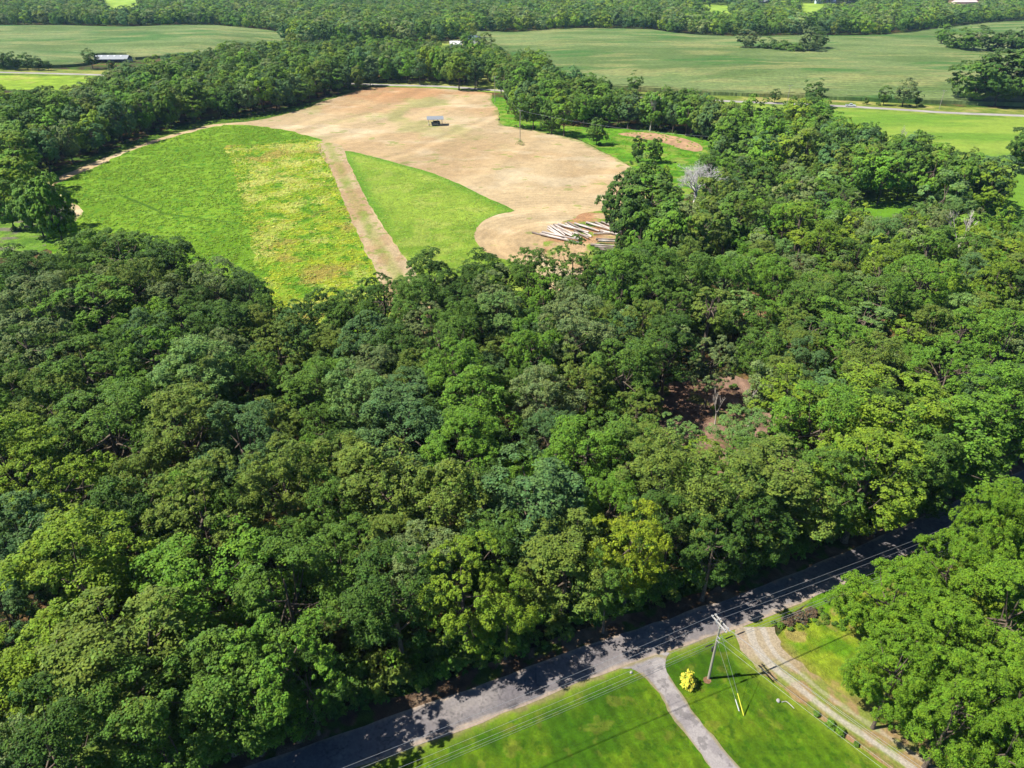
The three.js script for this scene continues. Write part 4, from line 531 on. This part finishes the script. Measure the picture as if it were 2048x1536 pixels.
// ------------------------------------------------------------------ felled logs
{
  const logTex = colourTex(256, 64, 0, 0, 8, 2, (x, z, c) => { const a = fbm(x / 1.2, z * 1.5, 4), b = noise(x * 5, z * 9); set3(c, [164, 154, 146]); mix3(c, [208, 202, 196], sstep(0.4, 0.62, a)); mix3(c, [120, 104, 94], sstep(0.58, 0.7, fbm(x / 2 + 9, z + 9, 3))); gain(c, 0.8 + 0.35 * b); });
  const logMats = [0xe4e0dc, 0xc8c0ba, 0xa0958c, 0x5f544c].map((c) => new THREE.MeshStandardMaterial({ map: logTex, color: c, roughness: 0.95 })), endMat = new THREE.MeshStandardMaterial({ color: new THREE.Color().setRGB(0.5, 0.32, 0.17), roughness: 0.9 });
  // both ends of each trunk on the photograph, in eighths of a pixel from its own corner of the yard
  const piles = {
    'front left bundle of logs': [[170, 440, 860, 600], [205, 418, 880, 560], [40, 400, 420, 490], [230, 440, 700, 535]],
    'left heap of logs': [[300, 335, 640, 525], [310, 312, 560, 480], [350, 300, 600, 470], [390, 292, 570, 440], [400, 280, 860, 540], [440, 272, 800, 500], [480, 282, 1000, 430], [430, 300, 720, 440], [480, 305, 760, 425], [520, 390, 880, 505], [560, 412, 870, 562], [560, 266, 1000, 382], [600, 256, 1050, 470], [640, 250, 880, 372], [460, 330, 680, 470]],
    'right heap of logs': [[700, 400, 1050, 472], [760, 392, 1000, 512], [760, 270, 1180, 402], [800, 265, 1290, 412], [880, 270, 1230, 402], [960, 252, 1420, 392], [1040, 250, 1500, 372], [1120, 250, 1550, 442], [1150, 262, 1480, 382], [1220, 236, 1730, 452], [1290, 250, 1650, 402], [1330, 250, 1560, 362], [1400, 372, 1740, 462], [1080, 432, 1420, 420], [1200, 382, 1500, 452]],
    'small stack of logs beside the woods': [[1150, 520, 1560, 530], [1150, 532, 1500, 546], [1120, 546, 1560, 560], [1160, 576, 1480, 582], [1030, 616, 1440, 632], [1100, 652, 1420, 667], [1170, 678, 1420, 692], [1200, 702, 1400, 720]],
  };
  reseed(55); const unit = [0.28, 0.35, 0.42].map((r) => new THREE.CylinderGeometry(r * 0.72, r, 1, 10, 1, true)), caps = [0.28, 0.35, 0.42].map((r) => merge([new THREE.CircleGeometry(r, 10).rotateX(Math.PI / 2).translate(0, -0.5, 0), new THREE.CircleGeometry(r * 0.72, 10).rotateX(-Math.PI / 2).translate(0, 0.5, 0)]));
  const addLog = (a, b, lift, label, k, mat) => { const A = G(a[0], a[1]), B = G(b[0], b[1]), g = base('log', (A.x + B.x) / 2, unit[k].parameters.radiusBottom + lift, (A.z + B.z) / 2), d = new THREE.Vector3(B.x - A.x, R(-0.15, 0.15), B.z - A.z); g.quaternion.setFromUnitVectors(new THREE.Vector3(0, 1, 0), d.clone().normalize()); g.scale.set(1, d.length(), 1); part('bark', unit[k], mat, g); part('cut_end', caps[k], endMat, g); tag(g, label, 'log', 'felled logs by the woods'); };
  for (const name in piles) piles[name].slice().sort((p, q) => p[0] - q[0]).forEach(([a, b, c, d], i) => addLog([1060 + a / 8.533, 420 + b / 8.533], [1060 + c / 8.533, 420 + d / 8.533], (i % 3) * 0.28, `bare felled trunk, ${ord(i + 1)} from left in the ${name}`, Math.floor(R(0, 3)), logMats[Math.floor(R(0, 3))]));
  addLog([1171, 448.5], [1270, 445.5], 0, 'long dark felled trunk lying alone behind the heaps', 1, logMats[3]);
}

// ------------------------------------------------------------------ utility poles and wires
const poleWood = new THREE.MeshStandardMaterial({ color: new THREE.Color().setRGB(0.26, 0.235, 0.18), roughness: 0.9 }), greyWood = new THREE.MeshStandardMaterial({ color: new THREE.Color().setRGB(0.30, 0.29, 0.27), roughness: 0.85 });
const steel = new THREE.MeshStandardMaterial({ color: new THREE.Color().setRGB(0.55, 0.56, 0.57), roughness: 0.5, metalness: 0.6 }), wireMat = new THREE.MeshStandardMaterial({ color: new THREE.Color().setRGB(0.26, 0.27, 0.28), roughness: 0.5, metalness: 0.3 }), black = new THREE.MeshStandardMaterial({ color: new THREE.Color().setRGB(0.02, 0.02, 0.022), roughness: 0.6 }), porcelain = new THREE.MeshStandardMaterial({ color: new THREE.Color().setRGB(0.45, 0.45, 0.45), roughness: 0.35 });
const insulator = new THREE.LatheGeometry([[0, 0], [0.03, 0], [0.03, 0.06], [0.075, 0.08], [0.05, 0.12], [0.075, 0.15], [0.045, 0.19], [0.06, 0.22], [0, 0.25]].map(([x, y]) => new THREE.Vector2(x, y)), 10);
function utilityPole(x, z, H, turn, label, arms = 2, r = 0.19) {
  const o = base('utility_pole', x, 0, z, turn);   // arms run along local x
  part('pole', merge([bar([0, -0.3, 0], [0, H, 0], r, r * 0.66, 12)]), poleWood, o);
  for (let k = 0; k < arms; k++) { const a = part('crossarm', box(2.9, 0.16, 0.13, 0, H - 0.35, (arms > 1 ? (k ? -0.24 : 0.24) : 0.2)), greyWood, o); for (const dx of [-1.15, -0.4, 1.15]) { const i = part('insulator', insulator, porcelain, a); i.position.set(dx, H - 0.27, arms > 1 ? (k ? -0.24 : 0.24) : 0.2); } }
  part('brace', merge([bar([-0.8, H - 0.4, 0.24], [0, H - 1.15, 0.16], 0.025, 0.025, 5), bar([0.8, H - 0.4, 0.24], [0, H - 1.15, 0.16], 0.025, 0.025, 5)]), steel, o);
  return tag(o, label, 'utility pole', 'utility poles');
}
const poleAt = G(1417, 1357), PX = poleAt.x, PZ = poleAt.z, PH = 10.8, rd = new THREE.Vector3(0.915, 0, -0.403).normalize(), arm = new THREE.Vector3(0.403, 0, 0.915).normalize();
const nearPole = utilityPole(PX, PZ, PH, Math.atan2(-arm.z, arm.x), 'wooden utility pole with double crossarms standing on the lawn by the road');
part('bracket', merge([box(0.5, 0.08, 0.08, 0.3, 8.2, 0.1), box(0.5, 0.08, 0.08, 0.3, 7.5, 0.1)]), steel, nearPole);
part('terminal_box', merge([new THREE.CylinderGeometry(0.17, 0.17, 0.62, 12).translate(-0.27, 5.4, 0.1), new THREE.SphereGeometry(0.17, 12, 6).translate(-0.27, 5.72, 0.1)]), black, nearPole);
part('ground_strap', merge([bar([0.165, 0, 0.02], [0.125, 8, 0.02], 0.02, 0.02, 4)]), steel, nearPole);
{ // bare reddish soil round the pole's foot
  const pts = []; reseed(8); for (let i = 0; i < 16; i++) { const a = i / 16 * 6.283, r = 0.55 * R(0.8, 1.15); pts.push([PX + Math.cos(a) * r - 0.25, PZ + Math.sin(a) * r + 0.25]); }
  sheet('soil_patch', outline(pts, 0.2, 0), 0.04, (x, z, c) => { set3(c, [136, 104, 80]); gain(c, 0.75 + 0.5 * fbm(x * 3, z * 3, 4)); }, { res: 64, bump: 0.05, tile: 1, label: 'bare reddish soil round the foot of utility pole' });
}
function wire(name, a, b, sag, r, label, group, mat = wireMat, category = 'wire') {
  const A = new THREE.Vector3(...a), B = new THREE.Vector3(...b), pts = []; for (let i = 0; i <= 28; i++) { const t = i / 28; pts.push(A.clone().lerp(B, t).setY(lerp(A.y, B.y, t) - sag * 4 * t * (1 - t))); }
  const m = new THREE.Mesh(new THREE.TubeGeometry(new THREE.CatmullRomCurve3(pts), 56, r, 5), mat); m.name = numbered(name); m.castShadow = true; scene.add(m); return tag(m, label, category, group);
}
const on = (along, across, h) => [PX + rd.x * along + arm.x * across, h, PZ + rd.z * along + arm.z * across];
[['far', -1.15], ['middle', -0.4], ['near', 1.15]].forEach(([w, d]) => { wire('wire', on(0, d, PH - 0.05), on(-80, d, PH - 0.6), 0.9, 0.015, `thin ${w} power wire running left from the crossarms over the road`, 'overhead wires'); wire('wire', on(0, d, PH - 0.05), on(95, d, PH + 0.8), 1.2, 0.015, `thin ${w} power wire running right from the crossarms along the road`, 'overhead wires'); });
const bunch = [['upper', 8.2, 0.32, 0.016], ['middle', 7.55, 0.34, 0.022], ['lower', 7.35, 0.5, 0.022]];
for (const [w, h, d, r] of bunch) { wire('cable', on(0, d, h), on(-80, d, h - 0.4), 0.9, r, `${w} grey cable below the power wires, left of pole`, 'overhead cables', wireMat, 'cable'); wire('cable', on(0, d, h), on(95, d, h + 0.7), 1.3, r, `${w} grey cable below the power wires, right of pole`, 'overhead cables', wireMat, 'cable'); }
[[-1.5, 7.53, 0.34, 'left of the pole'], [1.6, 7.5, 0.34, 'just right of the pole'], [3.4, 7.42, 0.36, 'farther right of the pole']].forEach(([a, h, d, w], i) => { const A = on(a - 0.45, d, h - 0.03 * 0), B = on(a + 0.45, d, h), m = new THREE.Mesh(merge([bar(A, B, 0.09, 0.09, 10), bar(on(a - 0.6, d, h), A, 0.03, 0.09, 8), bar(B, on(a + 0.6, d, h), 0.09, 0.03, 8)]), black); m.name = numbered('splice_case'); m.castShadow = true; scene.add(m); tag(m, `black splice case on the cable ${w}`, 'splice case', 'splice cases'); });
const so = new THREE.Vector3(0.674, 0, 0.739), side = (d) => [so.z * d, -so.x * d];
[['outer right', PH - 0.1, 0.9, 0.016], ['second', PH - 0.2, 0.1, 0.016], ['third', 8.3, -0.1, 0.014], ['lowest', 7.4, -0.35, 0.016]].forEach(([w, h, d, r]) => { const [sx, sz] = side(d); wire('service_wire', [PX + (h > 9 ? arm.x * (d > 0.5 ? 1.1 : 0.3) : 0.2), h, PZ + (h > 9 ? arm.z * (d > 0.5 ? 1.1 : 0.3) : 0.2)], [PX + so.x * 62 + sx * 1.6, h - 0.3, PZ + so.z * 62 + sz * 1.6], 1.3, r, `${w} wire running down right from the pole beside the gravel track`, 'service wires'); });
const yellowPlastic = new THREE.MeshStandardMaterial({ color: new THREE.Color().setRGB(0.72, 0.68, 0.06), roughness: 0.6 }), greyPlastic = new THREE.MeshStandardMaterial({ color: new THREE.Color().setRGB(0.6, 0.6, 0.58), roughness: 0.6 });
[[1488, 1433, 9.6, yellowPlastic, 3.0, 'guy wire with a long yellow plastic guard'], [1479, 1424, 7.2, greyPlastic, 1.6, 'guy wire with a short grey guard']].forEach(([px, py, h, m, L, label]) => {
  const g = G(px, py), o = base('guy_wire', g.x, 0, g.z), top = [PX - g.x, h, PZ - g.z], n = Math.hypot(...top), at = (d) => top.map((v) => v / n * d);
  part('wire', bar([0, 0, 0], top, 0.018, 0.018, 5), wireMat, o); part('guard', bar(at(0.15), at(L), 0.07, 0.06, 8), m, o); tag(o, label + ' anchored in the lawn', 'guy wire', 'guy wires of the lawn pole');
});
const fieldPole = G(1040, 285), fpole = utilityPole(fieldPole.x, fieldPole.z, 15.5, 0.5, 'lone thin utility pole with a weed tuft in the tan field', 1, 0.2);
const backPole = G(990, 206); utilityPole(backPole.x, backPole.z, 16, 0.5, 'utility pole at the corner of tan field by hedgerow', 1, 0.2);
const rp1 = G(1878, 219), rp2 = G(1574, 207); utilityPole(rp1.x, rp1.z, 11, 0.2, 'utility pole beside the far road at the corn edge', 1, 0.18); utilityPole(rp2.x, rp2.z, 11, 0.2, 'utility pole rising behind the hedgerow near far road', 1, 0.18);
const hid = G(1500, 330), hid2 = G(2090, 385);
wire('field_wire', [fieldPole.x, 15.2, fieldPole.z], [backPole.x, 15.6, backPole.z], 2, 0.025, 'thin wire between the two tan field poles', 'field wires'); wire('field_wire', [fieldPole.x, 15.2, fieldPole.z], [hid.x, 11.5, hid.z], 2.5, 0.03, 'thin wire from tan field pole along the hedgerow', 'field wires'); wire('field_wire', [hid.x, 11.5, hid.z], [hid2.x, 11.5, hid2.z], 3, 0.03, 'thin wire before the right hand tree row', 'field wires');
wire('field_wire', [rp2.x, 10.6, rp2.z], [rp1.x, 10.6, rp1.z], 1.5, 0.025, 'thin roadside wire between the far road poles', 'field wires');

// ------------------------------------------------------------------ lawn things
function leafyBush(name, x, z, r, h, tone, label, cat, narrow = false, s = 5) {
  const o = base(name, x, 0, z); reseed(s); const L = new Leaves();
  if (narrow) for (let i = 0; i < 900; i++) { const a = R(0, 6.283), e = R(0.05, 1.5), d = R(0.45, 1.15) * (0.9 + 0.14 * Math.sin(a * 5 + e * 4)), x1 = Math.cos(a) * Math.cos(e), y1 = Math.sin(e), z1 = Math.sin(a) * Math.cos(e), b = R(0.8, 1.25); L.leaf(x1 * r * d, 0.15 + y1 * h * d, z1 * r * d, x1 * 0.5 + R(-0.4, 0.4), 0.75, z1 * 0.5 + R(-0.4, 0.4), R(0.22, 0.42), rnd() < 0.2 ? [b * 0.45, b * 0.75, b] : [b * R(0.75, 1.05), b * R(0.85, 1.05), b]); }
  else for (let i = 0; i < 16; i++) { const a = R(0, 6.283), e = R(0, 1.5), x1 = Math.cos(a) * Math.cos(e), y1 = Math.sin(e), z1 = Math.sin(a) * Math.cos(e); L.clump(x1 * r * 0.6, 0.15 + y1 * h * 0.6, z1 * r * 0.6, r * R(0.35, 0.5), 40, 0.2, x1, y1, z1, 0.9); }
  const stems = []; for (let i = 0; i < 7; i++) { const a = i / 7 * 6.283; stems.push(bar([Math.cos(a) * 0.06, -0.05, Math.sin(a) * 0.06], [Math.cos(a) * r * 0.6, h * 0.75, Math.sin(a) * r * 0.6], 0.025, 0.01, 4)); }
  part('stem', merge(stems), bark, o); part('foliage', L.build(), tone, o); return tag(o, label, cat);
}
const yellowLeaf = new THREE.MeshPhysicalMaterial({ color: new THREE.Color().setRGB(0.6, 0.52, 0.03), roughness: 0.9, transmission: 0.25, thickness: 0, side: THREE.DoubleSide, vertexColors: true });
{ const g = G(1375, 1370); const b = leafyBush('yellow_shrub', g.x, g.z, 0.95, 1.7, yellowLeaf, 'bright yellow leaved shrub on the lawn left of the utility pole', 'shrub', true); b.scale.set(1, 1.15, 1.3); }
[[1633, 1430, 0.45, 'mid', 'first low green shrub in the row along the gravel track'], [1660, 1451, 0.7, 'fresh', 'second and larger green shrub in the row along gravel track'], [1680, 1466, 0.7, 'grass', 'third bright green shrub in the row along gravel track'], [1712, 1490, 0.35, 'mid', 'last tiny shrub in the row along the gravel track']].forEach(([px, py, r, t, label], i) => { const g = G(px, py); leafyBush('low_shrub', g.x, g.z, r, r * 1.1, leafMat[t], label, 'shrub', false, 60 + i).userData.group = 'low shrubs along the gravel track'; });
[[1575, 1246, 0.9], [1600, 1238, 1.1], [1622, 1228, 0.9]].forEach(([px, py, r], i) => { const g = G(px, py); leafyBush('dead_brush', g.x, g.z, r, r * 0.8, leafMat.brown, ['left', 'middle', 'right'][i] + ' reddish brown clump of dead brush by the track mouth', 'dead brush', true, 70 + i).userData.group = 'dead brush by the track mouth'; });
{ const g = G(1042, 289); leafyBush('weed_tuft', g.x - 0.5, g.z + 0.8, 2.6, 2.0, leafMat.grass, 'round green weed tuft at the foot of tan field pole', 'weeds', false, 91); }
{ // white stones and a bent pipe at the lawn's edge
  const stoneMat = new THREE.MeshStandardMaterial({ color: new THREE.Color().setRGB(0.26, 0.245, 0.23), roughness: 0.9 });
  const rock = (s, r) => { reseed(s); const g = new THREE.IcosahedronGeometry(r, 2), p = g.attributes.position; for (let i = 0; i < p.count; i++) { const x = p.getX(i), y = p.getY(i), z = p.getZ(i), k = 0.75 + 0.5 * fbm(x / r * 1.3 + s, (y + z) / r * 1.3 + s, 3); p.setXYZ(i, x * k, y * k * 0.75, z * k); } g.computeVertexNormals(); return g; };
  const a = G(1556, 1403), o = base('white_stone', a.x, 0.18, a.z); part('stone', rock(3, 0.26), stoneMat, o); tag(o, 'rough white stone lying on the lawn near the gravel track', 'stone');
  const b = G(1262, 1346), o2 = base('roadside_stone', b.x, 0.1, b.z); part('stone', rock(9, 0.2), stoneMat, o2); tag(o2, 'small pale stone at the left corner of driveway mouth', 'stone');
  const pipe = new THREE.Mesh(new THREE.TubeGeometry(new THREE.CatmullRomCurve3([[1563, 1405], [1572, 1404], [1580, 1410], [1588, 1418]].map(([px, py]) => { const g = G(px, py); return new THREE.Vector3(g.x, 0.1, g.z); })), 24, 0.06, 7), stoneMat); pipe.name = 'bent_pipe'; scene.add(tag(shade(pipe), 'pale bent pipe lying beside the white stone', 'pipe'));
}

// ------------------------------------------------------------------ buildings, shed, pickup
const metalRoof = new THREE.MeshStandardMaterial({ color: new THREE.Color().setRGB(0.2, 0.22, 0.235), roughness: 0.55, metalness: 0.2 }), whiteWall = new THREE.MeshStandardMaterial({ color: new THREE.Color().setRGB(0.36, 0.355, 0.345), roughness: 0.8 }), darkGlass = new THREE.MeshStandardMaterial({ color: new THREE.Color().setRGB(0.03, 0.035, 0.045), roughness: 0.2 }), plank = new THREE.MeshStandardMaterial({ color: new THREE.Color().setRGB(0.22, 0.18, 0.14), roughness: 0.9 }), tyreMat = new THREE.MeshStandardMaterial({ color: new THREE.Color().setRGB(0.02, 0.02, 0.02), roughness: 0.9 });
function slabRoof(w, d, rise, over = 0.4, t = 0.12) { const a = Math.atan2(rise, d / 2), L = (d / 2 + over) / Math.cos(a), out = []; for (const s of [-1, 1]) { const g = box(w + over * 2, t, L, 0, 0, 0); g.rotateX(s * a).translate(0, rise - Math.sin(a) * L / 2 + t / 2, s * Math.cos(a) * L / 2); out.push(g); } return out; }
{ // open shed with a wagon under it
  const g = G(871, 250), o = base('open_shed', g.x, 0, g.z, 0.12);
  for (const x of [-3.7, -1.2, 1.2, 3.7]) for (const z of [-2.4, 2.4]) part('post', bar([x, -0.2, z], [x, 3.5, z], 0.11, 0.11, 6), plank, o);
  const rf = part('roof', new THREE.BoxGeometry(9.2, 0.1, 6.6).rotateX(0.1).translate(0, 3.75, 0), metalRoof, o);
  part('rafter', merge([box(9, 0.16, 0.12, 0, 3.5, 2.4), box(9, 0.16, 0.12, 0, 3.62, -2.4), box(0.1, 0.14, 5, -3.7, 3.44, 0), box(0.1, 0.14, 5, 3.7, 3.44, 0)]), plank, o);
  part('rail', merge([box(7.6, 0.16, 0.1, 0, 0.75, 2.52), box(0.1, 0.16, 5, -3.82, 0.75, 0)]), new THREE.MeshStandardMaterial({ color: new THREE.Color().setRGB(0.5, 0.46, 0.42), roughness: 0.9 }), o);
  for (let i = 0; i < 9; i++) part('roof_rib', box(0.05, 0.05, 6.6).rotateX(0.1).translate(-4.4 + i * 1.1, 3.82, 0), metalRoof, rf);
  tag(o, 'small open sided shed with pale metal roof in the tan field', 'shed');
  const w = base('farm_wagon', g.x + 0.2, 0, g.z, 0.12); part('bed', merge([box(5, 0.14, 2.1, 0, 0.95, 0), box(5, 0.5, 0.08, 0, 1.3, 1.0), box(5, 0.5, 0.08, 0, 1.3, -1.0)]), plank, w); part('load', new THREE.CapsuleGeometry(0.7, 2.4, 4, 10).rotateZ(Math.PI / 2).translate(0.4, 1.65, 0), black, w);
  for (const x of [-1.8, 1.8]) for (const z of [-1.15, 1.15]) part('wheel', new THREE.CylinderGeometry(0.5, 0.5, 0.26, 14).rotateX(Math.PI / 2).translate(x, 0.5, z), tyreMat, w);
  tag(w, 'dark farm wagon parked under the open shed roof', 'wagon');
}
function house(name, px, py, w, d, h, rise, turn, wall, roof, label, extra) {
  const g = G(px, py), o = base(name, g.x, 0, g.z, turn); part('wall', box(w, h, d, 0, h / 2, 0), wall, o); const gab = new THREE.ExtrudeGeometry(new THREE.Shape([new THREE.Vector2(-d / 2, 0), new THREE.Vector2(d / 2, 0), new THREE.Vector2(0, rise)]), { depth: w - 0.02, bevelEnabled: false }).rotateY(Math.PI / 2).translate(-(w - 0.02) / 2, h, 0); part('gable', gab, wall, o);
  const r = part('roof', merge(slabRoof(w, d, rise)).translate(0, h, 0), roof, o); if (extra) part('chimney', box(0.7, 1.6, 0.7, w * 0.25, h + rise + 0.3, 0.6), plank, r);
  for (const x of [-w * 0.33, w * 0.3]) { const f = part('window', box(1.2, 1.3, 0.08, x, h * 0.55, d / 2 + 0.02), whiteWall, o); part('pane', box(1.0, 1.1, 0.06, x, h * 0.55, d / 2 + 0.05), darkGlass, f); }
  part('door', box(1, 2.1, 0.08, 0, 1.05, d / 2 + 0.02), plank, o); return tag(o, label, 'house', 'far houses');
}
const cMat = (r, g, b, ro = 0.8) => new THREE.MeshStandardMaterial({ color: new THREE.Color().setRGB(r, g, b), roughness: ro });
house('farmhouse', 912, 96, 12, 9, 4, 2.6, 0.2, whiteWall, cMat(0.6, 0.58, 0.58), 'white farmhouse with pale roof among far trees', 1);
house('farmhouse', 949, 88, 11, 8, 5, 3.2, -0.3, whiteWall, cMat(0.03, 0.06, 0.12, 0.6), 'far house with dark blue roof at the corn edge', 1);
house('farmhouse', 962, 60, 10, 8, 4, 3, 0.3, cMat(0.4, 0.3, 0.26), cMat(0.3, 0.13, 0.1), 'small house with reddish roof at the far wood edge', 0);
house('outbuilding', 904, 127, 5, 4, 2.6, 1.2, 0.1, whiteWall, whiteWall, 'small white outbuilding among trees below the farmhouse', 0);
house('farmhouse', 1530, 7, 18, 10, 4.5, 3, 0.1, whiteWall, cMat(0.66, 0.68, 0.72), 'far white roofed house leftmost at the top right', 0);
house('farmhouse', 1637, 7, 14, 9, 4.5, 3, 0.05, cMat(0.5, 0.6, 0.7), cMat(0.35, 0.4, 0.46), 'far pale blue house above the sloping light field', 0);
house('farmhouse', 1661, 8, 16, 9, 5, 3.4, -0.1, whiteWall, cMat(0.4, 0.42, 0.5), 'far white house with grey blue roof above sloping field', 0);
house('farmhouse', 1698, 8, 16, 9, 4.5, 3, 0.1, whiteWall, cMat(0.6, 0.58, 0.56), 'far white house right of the grey blue roofed one', 0);
house('long_building', 1928, 8, 44, 14, 4, 2.6, 0, cMat(0.55, 0.45, 0.42), cMat(0.52, 0.4, 0.38), 'long far building with pinkish roof at top right', 0);
{ // long low barn
  const g = G(224, 124), o = base('long_barn', g.x + 2, 0, g.z, 0.03), w = 28, d = 11;
  part('wall', merge([box(w, 3, 0.15, 0, 1.5, -d / 2), box(0.15, 3, d, -w / 2, 1.5, 0), box(0.15, 3, d, w / 2, 1.5, 0)]), cMat(0.3, 0.3, 0.3), o);
  for (let i = 0; i <= 7; i++) part('post', box(0.2, 3, 0.2, -w / 2 + 0.2 + i * (w - 0.4) / 7, 1.5, d / 2), plank, o);
  const roof = part('roof', merge(slabRoof(w, d, 2.6, 0.5)).translate(0, 3, 0), metalRoof, o), a = Math.atan2(2.6, d / 2);
  for (let i = 0; i < 4; i++) part('skylight', box(1.6, 0.06, 1.6).rotateX(a).translate(-9 + i * 5.6, 5.1, 1.65), cMat(0.5, 0.52, 0.52, 0.3), roof);
  tag(o, 'long low barn with grey metal roof and bright skylights beside corn', 'barn');
}
{ // pickup on the far road
  const g = G(1704, 214), q = farRoad.reduce((b, p) => (Math.hypot(p[0] - g.x, p[1] - g.z) < Math.hypot(b[0] - g.x, b[1] - g.z) ? p : b)), i = farRoad.indexOf(q), n = farRoad[i + 1], o = base('pickup_truck', q[0], 0.12, q[1], Math.atan2(-(n[1] - q[1]), n[0] - q[0]));
  const silver = new THREE.MeshPhysicalMaterial({ color: new THREE.Color().setRGB(0.62, 0.64, 0.67), roughness: 0.35, metalness: 0.4, clearcoat: 0.6 });
  const prof = (pts, w) => { const s = new THREE.Shape(pts.map(([x, y]) => new THREE.Vector2(x, y))); return new THREE.ExtrudeGeometry(s, { depth: w - 0.12, bevelEnabled: true, bevelSize: 0.06, bevelThickness: 0.06, bevelSegments: 2 }).translate(0, 0, -(w - 0.12) / 2); };
  part('body', prof([[-2.9, 0.5], [2.8, 0.5], [2.85, 0.95], [1.5, 1.12], [-0.7, 1.15], [-0.7, 1.12], [-2.9, 1.12]], 1.95), silver, o); part('cab', prof([[1.35, 1.12], [0.6, 1.82], [-0.55, 1.85], [-0.75, 1.14]], 1.75), silver, o); part('window', prof([[1.18, 1.2], [0.56, 1.74], [-0.48, 1.77], [-0.62, 1.22]], 1.8), darkGlass, o); part('bed', box(2.0, 0.04, 1.6, -1.8, 1.17, 0), black, o);
  for (const x of [-1.9, 1.85]) for (const z of [-0.86, 0.86]) { const w = part('wheel', new THREE.CylinderGeometry(0.4, 0.4, 0.26, 18).rotateX(Math.PI / 2).translate(x, 0.4, z), tyreMat, o); part('rim', new THREE.CylinderGeometry(0.23, 0.23, 0.29, 12).rotateX(Math.PI / 2).translate(x, 0.4, z), steel, w); }
  for (const z of [-0.7, 0.7]) part('headlight', box(0.08, 0.16, 0.36, 2.86, 0.82, z), porcelain, o);
  tag(o, 'silver pickup truck driving along the far road', 'pickup truck');
}
renderer.render(scene, camera);
